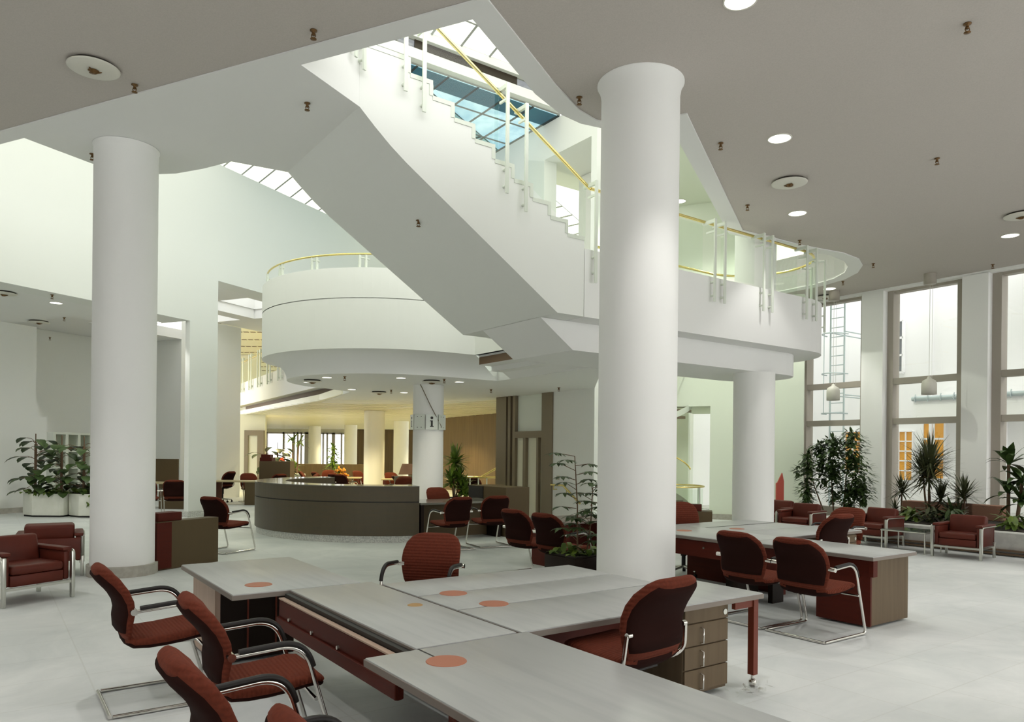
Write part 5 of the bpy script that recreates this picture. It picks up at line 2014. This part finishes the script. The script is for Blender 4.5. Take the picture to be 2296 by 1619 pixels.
def lounge(p, rz, label, group):
    if _lc[0] is None:
        o = _lc[0] = make_lounge(label, group)
    else:
        o = copy_tree(_lc[0])
    o['label'] = label
    o['group'] = group
    o.location = p
    o.rotation_euler = (0, 0, rz)
    return o


g1, g2 = 'lounge chairs by the windows', 'lounge chairs at the left edge'
f0, f1 = on_z(5, 1365, 0), on_z(163, 1338, 0)
dv = f1 - f0
lounge((f0 + f1) / 2, math.atan2(dv.y, dv.x) - PI / 2, 'red-brown leather lounge chair cut by the left edge, facing right', g2)
lounge(Vector((-6.2, 9.98, 0)), 2.1, 'dark leather lounge chair seen from behind next to the left column', g2)
f0, f1 = on_z(2092, 1247, 0), on_z(2197, 1258, 0)
dv = f0 - f1
lounge((f0 + f1) / 2, math.atan2(dv.y, dv.x) + PI / 2, 'red-brown lounge chair in front of the right pier, right of the glass table', g1)
lounge(Vector((6.58, 13.70, 0)), ANG_B + PI, 'red-brown lounge chair left of the glass table', g1)
lounge(Vector((5.62, 14.75, 0)), ANG_B + PI + 0.1, 'lounge chair under the bushy ficus, second from the gallery column', g1)
lounge(Vector((5.45, 15.75, 0)), ANG_B + PI + 0.1, 'lounge chair right beside the gallery column', g1)
lounge(Vector((8.12, 11.15, 0)), ANG_B + PI - 0.3, 'lounge chair at the right picture edge, mostly cut off', g1)
gt = thing('glass_table', 'low glass side table with steel legs between the two right lounge chairs', 'table', Vector((7.05, 13.05, 0)), ANG_B)
m = MB()
m.box(-0.30, 0.30, -0.38, 0.38, 0.365, 0.378)
m.build('glass_top', mat('smoked_glass_top', (0.10, 0.12, 0.10), 0.05, spec=0.8), gt)
m = MB()
for (x, y, x1, y1) in ((-0.3, -0.38, 0.3, -0.38), (-0.3, 0.38, 0.3, 0.38), (-0.3, -0.38, -0.3, 0.38), (0.3, -0.38, 0.3, 0.38)):
    m.tube([(x, y, 0.355), (x1, y1, 0.355)], 0.012, 6)
m.build('frame', M['steel'], gt)
for sx in (-1, 1):
    for sy in (-1, 1):
        m = MB()
        m.tube([(sx * 0.29, sy * 0.37, 0), (sx * 0.29, sy * 0.37, 0.36)], 0.013, 8)
        m.build('leg', M['steel'], gt)

# ================================================================ PLANTS
def leaf(mb, p, d, L, w, droop=0.3, fold=0.12, n=4):
    """pointed leaf from p along d, bending down by droop"""
    d = Vector(d).normalized()
    s = d.cross(Vector((0, 0, 1)))
    if s.length < 0.05:
        s = Vector((1, 0, 0))
    s.normalize()
    vs = []
    q = Vector(p)
    dd = d.copy()
    prof = [0.25, 0.9, 1.0, 0.72, 0.0] if n == 4 else [0.3, 1.0, 0.7, 0.0]
    k = len(prof)
    for i in range(k):
        up_ = s.cross(dd).normalized()
        ww = w * prof[i] * 0.5
        vs += [q - s * ww - up_ * (-fold * ww), q, q + s * ww + up_ * (fold * ww)]
        q = q + dd * (L / (k - 1))
        dd = (dd + Vector((0, 0, -droop * (i + 1) / k))).normalized()
    fs = []
    for i in range(k - 1):
        fs += [(3 * i, 3 * i + 1, 3 * i + 4, 3 * i + 3), (3 * i + 1, 3 * i + 2, 3 * i + 5, 3 * i + 4)]
    mb.add(vs, fs, True)


def rdir(rnd, elev0, elev1):
    w = rnd.uniform(0, 2 * PI)
    e = rnd.uniform(elev0, elev1)
    return Vector((math.cos(w) * math.cos(e), math.sin(w) * math.cos(e), math.sin(e)))


def spiky(parent, rnd, heads, leafm, L=0.5, n=70, w=0.028, base=(0, 0, 0)):
    """dracaena: heads = [(x, y, z)] of tufts on canes"""
    base = Vector(base)
    sm, lm = MB(), MB()
    for (x, y, z, f) in heads:
        top = Vector((x, y, z))
        b = base + Vector((x * 0.25, y * 0.25, 0))
        mid = (b + top) / 2 + Vector((rnd.uniform(-0.04, 0.04), rnd.uniform(-0.04, 0.04), 0))
        sm.tube([b, mid, top], 0.022, 7, r2=0.015)
        for k in range(int(n * f)):
            d = rdir(rnd, -0.55, 1.45)
            leaf(lm, top + Vector((0, 0, rnd.uniform(-0.12, 0.05))), d, L * f * rnd.uniform(0.7, 1.1), w, droop=rnd.uniform(0.1, 0.5), n=3)
    sm.build('stem', M['stem'], parent)
    lm.build('foliage', M[leafm], parent)


def corn(parent, rnd, canes, leafm, L=0.45, w=0.075):
    sm, lm = MB(), MB()
    for (x, y, z, heads) in canes:
        sm.tube([(x * 0.6, y * 0.6, 0), (x, y, z)], 0.035, 8, r2=0.028)
        for hz in heads:
            for k in range(16):
                leaf(lm, (x, y, hz + rnd.uniform(-0.05, 0.05)), rdir(rnd, -0.15, 1.2), L * rnd.uniform(0.75, 1.1), w, droop=rnd.uniform(0.5, 1.0))
    sm.build('stem', M['stem'], parent)
    lm.build('foliage', M[leafm], parent)


def bushy(parent, rnd, clumps, leafm, n=500, L=0.09, w=0.045, stems=None):
    sm, lm = MB(), MB()
    for (sx, sy, ex, ey, ez) in stems or []:
        sm.tube([(sx, sy, 0), ((sx + ex) / 2 + 0.03, (sy + ey) / 2, ez * 0.5), (ex, ey, ez)], 0.016, 6, r2=0.006)
    for (x, y, z, rx, rz, f) in clumps:
        for k in range(int(n * f)):
            d = rdir(rnd, -PI / 2, PI / 2)
            r = rnd.random() ** 0.45
            p = Vector((x + d.x * rx * r, y + d.y * rx * r, z + d.z * rz * r))
            leaf(lm, p, Vector((d.x, d.y, rnd.uniform(-0.7, 0.3))), L * rnd.uniform(0.7, 1.25), w, 0.3, n=3)
    if stems:
        sm.build('stem', M['stem'], parent)
    lm.build('foliage', M[leafm], parent)


def box_pot(parent, x0, x1, y0, y1, h, key):
    m = MB()
    m.box(x0, x1, y0, y1, 0.0, h)
    m.build('pot', M[key], parent, bevel=0.012)
    m = MB()
    m.box(x0 + 0.03, x1 - 0.03, y0 + 0.03, y1 - 0.03, h + 0.001, h + 0.012)
    m.build('soil', M['soil'], parent)


# --- plants of the window bed (they stand in its soil)
ZBED = 0.416
rnd = random.Random(11)


def bed_spot(px, depth_b):
    a, _ = on_plane_b(px, 1016, depth_b)
    return bp(depth_b, a, ZBED)


p = bed_spot(1872, 15.7)
t = thing('ficus_plant', 'large bushy dark ficus in front of the leftmost window bay', 'plant', p, ANG_B + PI / 2)
t.scale = (1.1, 1.1, 1.06)
# local x runs along A (to the left in the photograph)
bushy(t, rnd, [(0.05, 0, 1.15, 0.42, 0.42, 1.0), (-0.35, 0, 1.35, 0.32, 0.38, 0.7), (-0.45, 0, 0.75, 0.36, 0.42, 0.75), (0.25, 0.05, 0.85, 0.30, 0.30, 0.35), (0.62, 0, 0.62, 0.24, 0.62, 0.85), (-0.30, 0, 0.25, 0.25, 0.30, 0.5),
               (0.02, 0, 0.55, 0.2, 0.4, 0.35), (0.35, 0, 1.32, 0.20, 0.14, 0.25), (-0.62, 0, 0.42, 0.2, 0.22, 0.25), (0.85, 0, 0.85, 0.10, 0.1, 0.06)], 'leaf', 640, 0.12, 0.06,
      [(0.02, 0, 0.05, 0, 1.2), (-0.2, 0, -0.35, 0, 1.4), (0.25, 0, 0.6, 0, 1.0), (-0.3, 0.05, -0.45, 0, 0.9)])
p = bed_spot(2085, 15.4)
t = thing('dracaena_plant', 'tallest spiky dracaena between the two right lounge chairs', 'plant', p, ANG_B + PI / 2, 'spiky dracaenas in the window bed')
spiky(t, rnd, [(0.02, 0, 0.85, 1.0), (-0.05, 0.1, 1.12, 1.0), (0.18, -0.1, 0.95, 0.8), (-0.24, 0.05, 0.42, 0.6)], 'leafspike', 0.72, 130, 0.036)
p = bed_spot(2023, 15.8)
t = thing('dracaena_plant', 'small spiky dracaena left of the tallest one', 'plant', p, ANG_B + PI / 2, 'spiky dracaenas in the window bed')
spiky(t, rnd, [(0.0, 0, 0.52, 0.85), (0.14, 0.0, 0.10, 0.5)], 'leafspike', 0.52, 80, 0.034)
p = bed_spot(2157, 15.3)
t = thing('dracaena_plant', 'spiky dracaena directly above the lounge chair before the right pier', 'plant', p, ANG_B + PI / 2, 'spiky dracaenas in the window bed')
spiky(t, rnd, [(-0.05, 0, 0.52, 0.9), (0.06, 0, 0.12, 0.6)], 'leafspike', 0.58, 100, 0.034)
p = bed_spot(2262, 15.0)
t = thing('corn_plant', 'broad leafed corn plant on a brown cane at the right edge', 'plant', p, ANG_B + PI / 2)
corn(t, rnd, [(0.0, 0.0, 1.12, (0.62, 1.12)), (-0.25, 0.1, 0.8, (0.45, 0.82))], 'leaf', 0.52, 0.13)
p = bed_spot(2272, 14.6)
t = thing('leafy_plant', 'low pale striped leafy plant at the foot of the corn plant', 'plant', p, ANG_B + PI / 2)
bushy(t, rnd, [(0, 0, 0.14, 0.26, 0.13, 1.0)], 'leaflight', 60, 0.24, 0.09)
p = bed_spot(2048, 14.75)
t = thing('leafy_plant', 'low yellow-green leafy plant at the glass table', 'plant', p, ANG_B + PI / 2)
bushy(t, rnd, [(0, 0, 0.12, 0.22, 0.13, 1.0)], 'leaflight', 70, 0.20, 0.09)
p = bed_spot(2090, 14.7)
t = thing('croton_plant', 'low reddish croton at the foot of the tallest dracaena', 'plant', p, ANG_B + PI / 2)
bushy(t, rnd, [(0, 0, 0.16, 0.24, 0.15, 1.0)], 'leafspike', 80, 0.24, 0.07)
p = bed_spot(2135, 14.7)
t = thing('leafy_plant', 'dark low leafy plant just left of the lounge chair before the right pier', 'plant', p, ANG_B + PI / 2)
bushy(t, rnd, [(0, 0, 0.16, 0.26, 0.16, 1.0)], 'leaf', 80, 0.22, 0.07)
for px, lab in ((2170, 'brick terracotta planter trough behind the right lounge chair'), (2108, 'terracotta planter block behind the tallest dracaena')):
    p = bed_spot(px, 16.3)
    m = MB()
    m.box(-0.7, 0.7, -0.15, 0.15, 0.0, 0.30)
    o = m.build('planter_trough', M['pot'], bevel=0.01, seg=1)
    o.location = p
    o.rotation_euler = (0, 0, ANG_B + PI / 2)
    tag(o, lab, 'planter', 'terracotta troughs in the window bed')

# --- white planter boxes at the left with climbing broad leafed plants
def big_leaf_plant(t, rnd, poles, leafm='leaf', n=42, L=0.32, w=0.22):
    sm, lm = MB(), MB()
    for (x, y, z) in poles:
        sm.tube([(x, y, 0.45), (x, y, z)], 0.03, 8)
        sm.tube([(x, y, z), (x, y, z + 0.25)], 0.012, 6)
        for k in range(n):
            h = rnd.uniform(0.62, z + 0.05)
            d = rdir(rnd, -0.2, 0.5)
            a = Vector((x, y, h))
            b = a + d * rnd.uniform(0.12, 0.45)
            sm.tube([a, (a + b) / 2 + Vector((0, 0, 0.04)), b], 0.006, 5)
            leaf(lm, b, Vector((d.x, d.y, -0.25)), L * rnd.uniform(0.7, 1.15), w, 0.5, fold=0.25)
    sm.build('stem', M['stem'], t)
    lm.build('foliage', M[leafm], t)


rnd = random.Random(3)
pl0 = on_z(42, 1150, 0)
pl1 = on_z(141, 1154, 0)
for k, (xa, xb, lab, poles) in enumerate(((42, 141, 'white planter box with broad leafed climbers, the left and fully visible one', [(-0.32, 0.3, 1.75), (0.28, 0.35, 1.72)]), (146, 214, 'white planter box with climbers and a trailing yellow vine, touching the left column', [(-0.25, 0.3, 1.70), (0.35, 0.3, 1.66)]))):
    y = 17.75
    x0 = at_depth(xa, 1150, y).x
    x1 = at_depth(xb, 1150, y).x if k == 0 else x0 + 1.05
    cx = (x0 + x1) / 2
    t = thing('planter_box', lab, 'planter', (cx, y, 0), 0.02, 'white planter boxes')
    hw = (x1 - x0) / 2
    m = MB()
    ch = 0.16
    pts = [(-hw, ch), (-hw + ch * 2.2, -0.05), (hw - 0.06, -0.05), (hw, 0.02), (hw, 0.75), (-hw, 0.75)]
    m.prism(pts, 0.04, 0.56)
    m.build('box', M['planter'], t, bevel=0.012)
    m = MB()
    m.prism([(x_ * 0.96, y_ * 0.96 + 0.02) for x_, y_ in pts], 0.0, 0.039)
    m.build('foot', M['darkdoor'], t)
    m = MB()
    m.prism([(x_ * 0.93, y_ * 0.88 + 0.04) for x_, y_ in pts], 0.561, 0.575)
    m.build('soil', M['soil'], t)
    big_leaf_plant(t, rnd, poles)
    lm = MB()
    for q in range(46):
        x = rnd.uniform(-hw * 0.9, hw * 0.9)
        leaf(lm, (x, rnd.uniform(0.0, 0.5), 0.58), rdir(rnd, 0.1, 0.9), 0.22, 0.10, 0.7)
    for q in range(14):
        leaf(lm, (rnd.uniform(-0.15, 0.25) * (1 if k == 0 else 0.6) + (0 if k == 0 else 0.1), rnd.uniform(-0.09, -0.02), (0.60 if k == 0 else rnd.uniform(0.28, 0.60))), rdir(rnd, -1.0, 0.2), 0.13, 0.06, 0.5)
    lm.build('ground_cover', M['leaflight'], t)

# --- tall thin schefflera by the thick column
rnd = random.Random(8)
t = thing('umbrella_plant', 'tall thin umbrella plant in a dark planter left of the thick column', 'plant', Vector((0.79, 8.80, 0)), ANG_B)
box_pot(t, -0.28, 0.28, -0.28, 0.28, 0.45, 'darkwood')
sm, lm = MB(), MB()
for (bx, by, tx, ty, tz) in ((0.0, 0.0, -0.04, 0.02, 1.62), (0.10, -0.05, 0.16, -0.08, 1.25)):
    sm.tube([(bx, by, 0.45), ((bx + tx) / 2 + 0.02, (by + ty) / 2, 0.45 + (tz - 0.45) * 0.5), (tx, ty, tz)], 0.011, 6, r2=0.005)
    for k in range(19):
        f = (k + 1) / 19.0
        c = Vector((bx + (tx - bx) * f, by + (ty - by) * f, 0.55 + (tz - 0.55) * f))
        d = rdir(rnd, 0.0, 0.45)
        e = c + d * rnd.uniform(0.16, 0.26)
        sm.tube([c, e], 0.004, 4)
        for j in range(8):
            w = 2 * PI * j / 8 + rnd.random()
            leaf(lm, e, Vector((math.cos(w), math.sin(w), -0.12)), rnd.uniform(0.12, 0.18), 0.055, 0.6, n=3)
sm.build('stem', M['stem'], t)
lm.build('foliage', M['leaf'], t)
lm = MB()
for k in range(60):
    leaf(lm, (rnd.uniform(-0.26, 0.26), rnd.uniform(-0.26, 0.26), 0.46), rdir(rnd, -0.1, 1.0), 0.20, 0.07, 0.8)
lm.build('ground_cover', M['leaflight'], t)

# --- plants of the far room
rnd = random.Random(21)
t = thing('dracaena_plant', 'bright dracaena right of the sign column at reception', 'plant', Vector((at_depth(1020, 1016, 20.5).x, 20.5, 0)), 0, 'plants of the far room')
box_pot(t, -0.35, 0.35, -0.3, 0.3, 0.4, 'planter')
spiky(t, rnd, [(0.0, 0, 1.42, 0.9), (0.12, 0.05, 1.0, 0.6), (-0.1, 0, 0.85, 0.7), (0.2, 0.1, 0.7, 0.7), (0.3, 0, 0.55, 0.6)], 'leaffar', 0.62, 80, 0.10, (0, 0, 0.4))
t = thing('rubber_plant', 'big broad leafed plant at the left end of the far room', 'plant', Vector((at_depth(610, 1016, 26.5).x, 26.5, 0)), 0, 'plants of the far room')
box_pot(t, -0.4, 0.4, -0.3, 0.3, 0.45, 'planter')
big_leaf_plant(t, rnd, [(-0.2, 0, 1.55), (0.2, 0, 1.7)], 'leaf', 22, 0.42, 0.24)
t = thing('palm_plant', 'tall palm like plant with two tufts before the far windows', 'plant', Vector((at_depth(656, 1016, 30.0).x, 30.0, 0)), 0, 'plants of the far room')
box_pot(t, -0.3, 0.3, -0.3, 0.3, 0.4, 'planter')
corn(t, rnd, [(0.0, 0, 2.1, (2.05,)), (0.25, 0, 2.0, (1.95,)), (0.05, 0.1, 0.95, (0.95,))], 'leaffar', 0.55, 0.10)
t = thing('climbing_plant', 'slim climbing plant between the far columns', 'plant', Vector((at_depth(747, 1016, 33.0).x, 33.0, 0)), 0, 'plants of the far room')
box_pot(t, -0.3, 0.3, -0.3, 0.3, 0.4, 'planter')
bushy(t, rnd, [(0, 0, 0.9, 0.30, 0.4, 1), (0, 0, 1.5, 0.32, 0.45, 1)], 'leaffar', 150, 0.22, 0.09, [(0, 0, 0, 0, 1.9)])
t = thing('flower_arrangement', 'orange and yellow flowers on the far room table', 'flowers', Vector((-6.05, 26.1, 0.736)), 0)
m = MB()
for k in range(36):
    d = rdir(rnd, 0.0, 1.4)
    c = d * rnd.uniform(0.12, 0.30)
    m.ball((c.x, c.y, c.z + 0.06), 0.045, 0.045, 0.04, 7, 4)
m.build('blossom', M['flower'], t)
lm = MB()
for k in range(30):
    leaf(lm, (0, 0, 0.10), rdir(rnd, 0.0, 1.0), 0.28, 0.08, 0.5)
lm.build('foliage', M['leaflight'], t)
m = MB()
m.lathe([(0.0, 0.0), (0.10, 0.001), (0.13, 0.10), (0.11, 0.12)], n=16)
m.build('bowl', M['planter'], t)
m = MB()
m.box(-0.5, 0.5, -0.2, 0.2, 0, 0.8)
o = m.build('white_box', M['planter'], bevel=0.01, seg=1)
o.location = (at_depth(652, 1016, 27.5).x, 27.5, 0)
tag(o, 'small white cabinet among the far room chairs', 'cabinet')
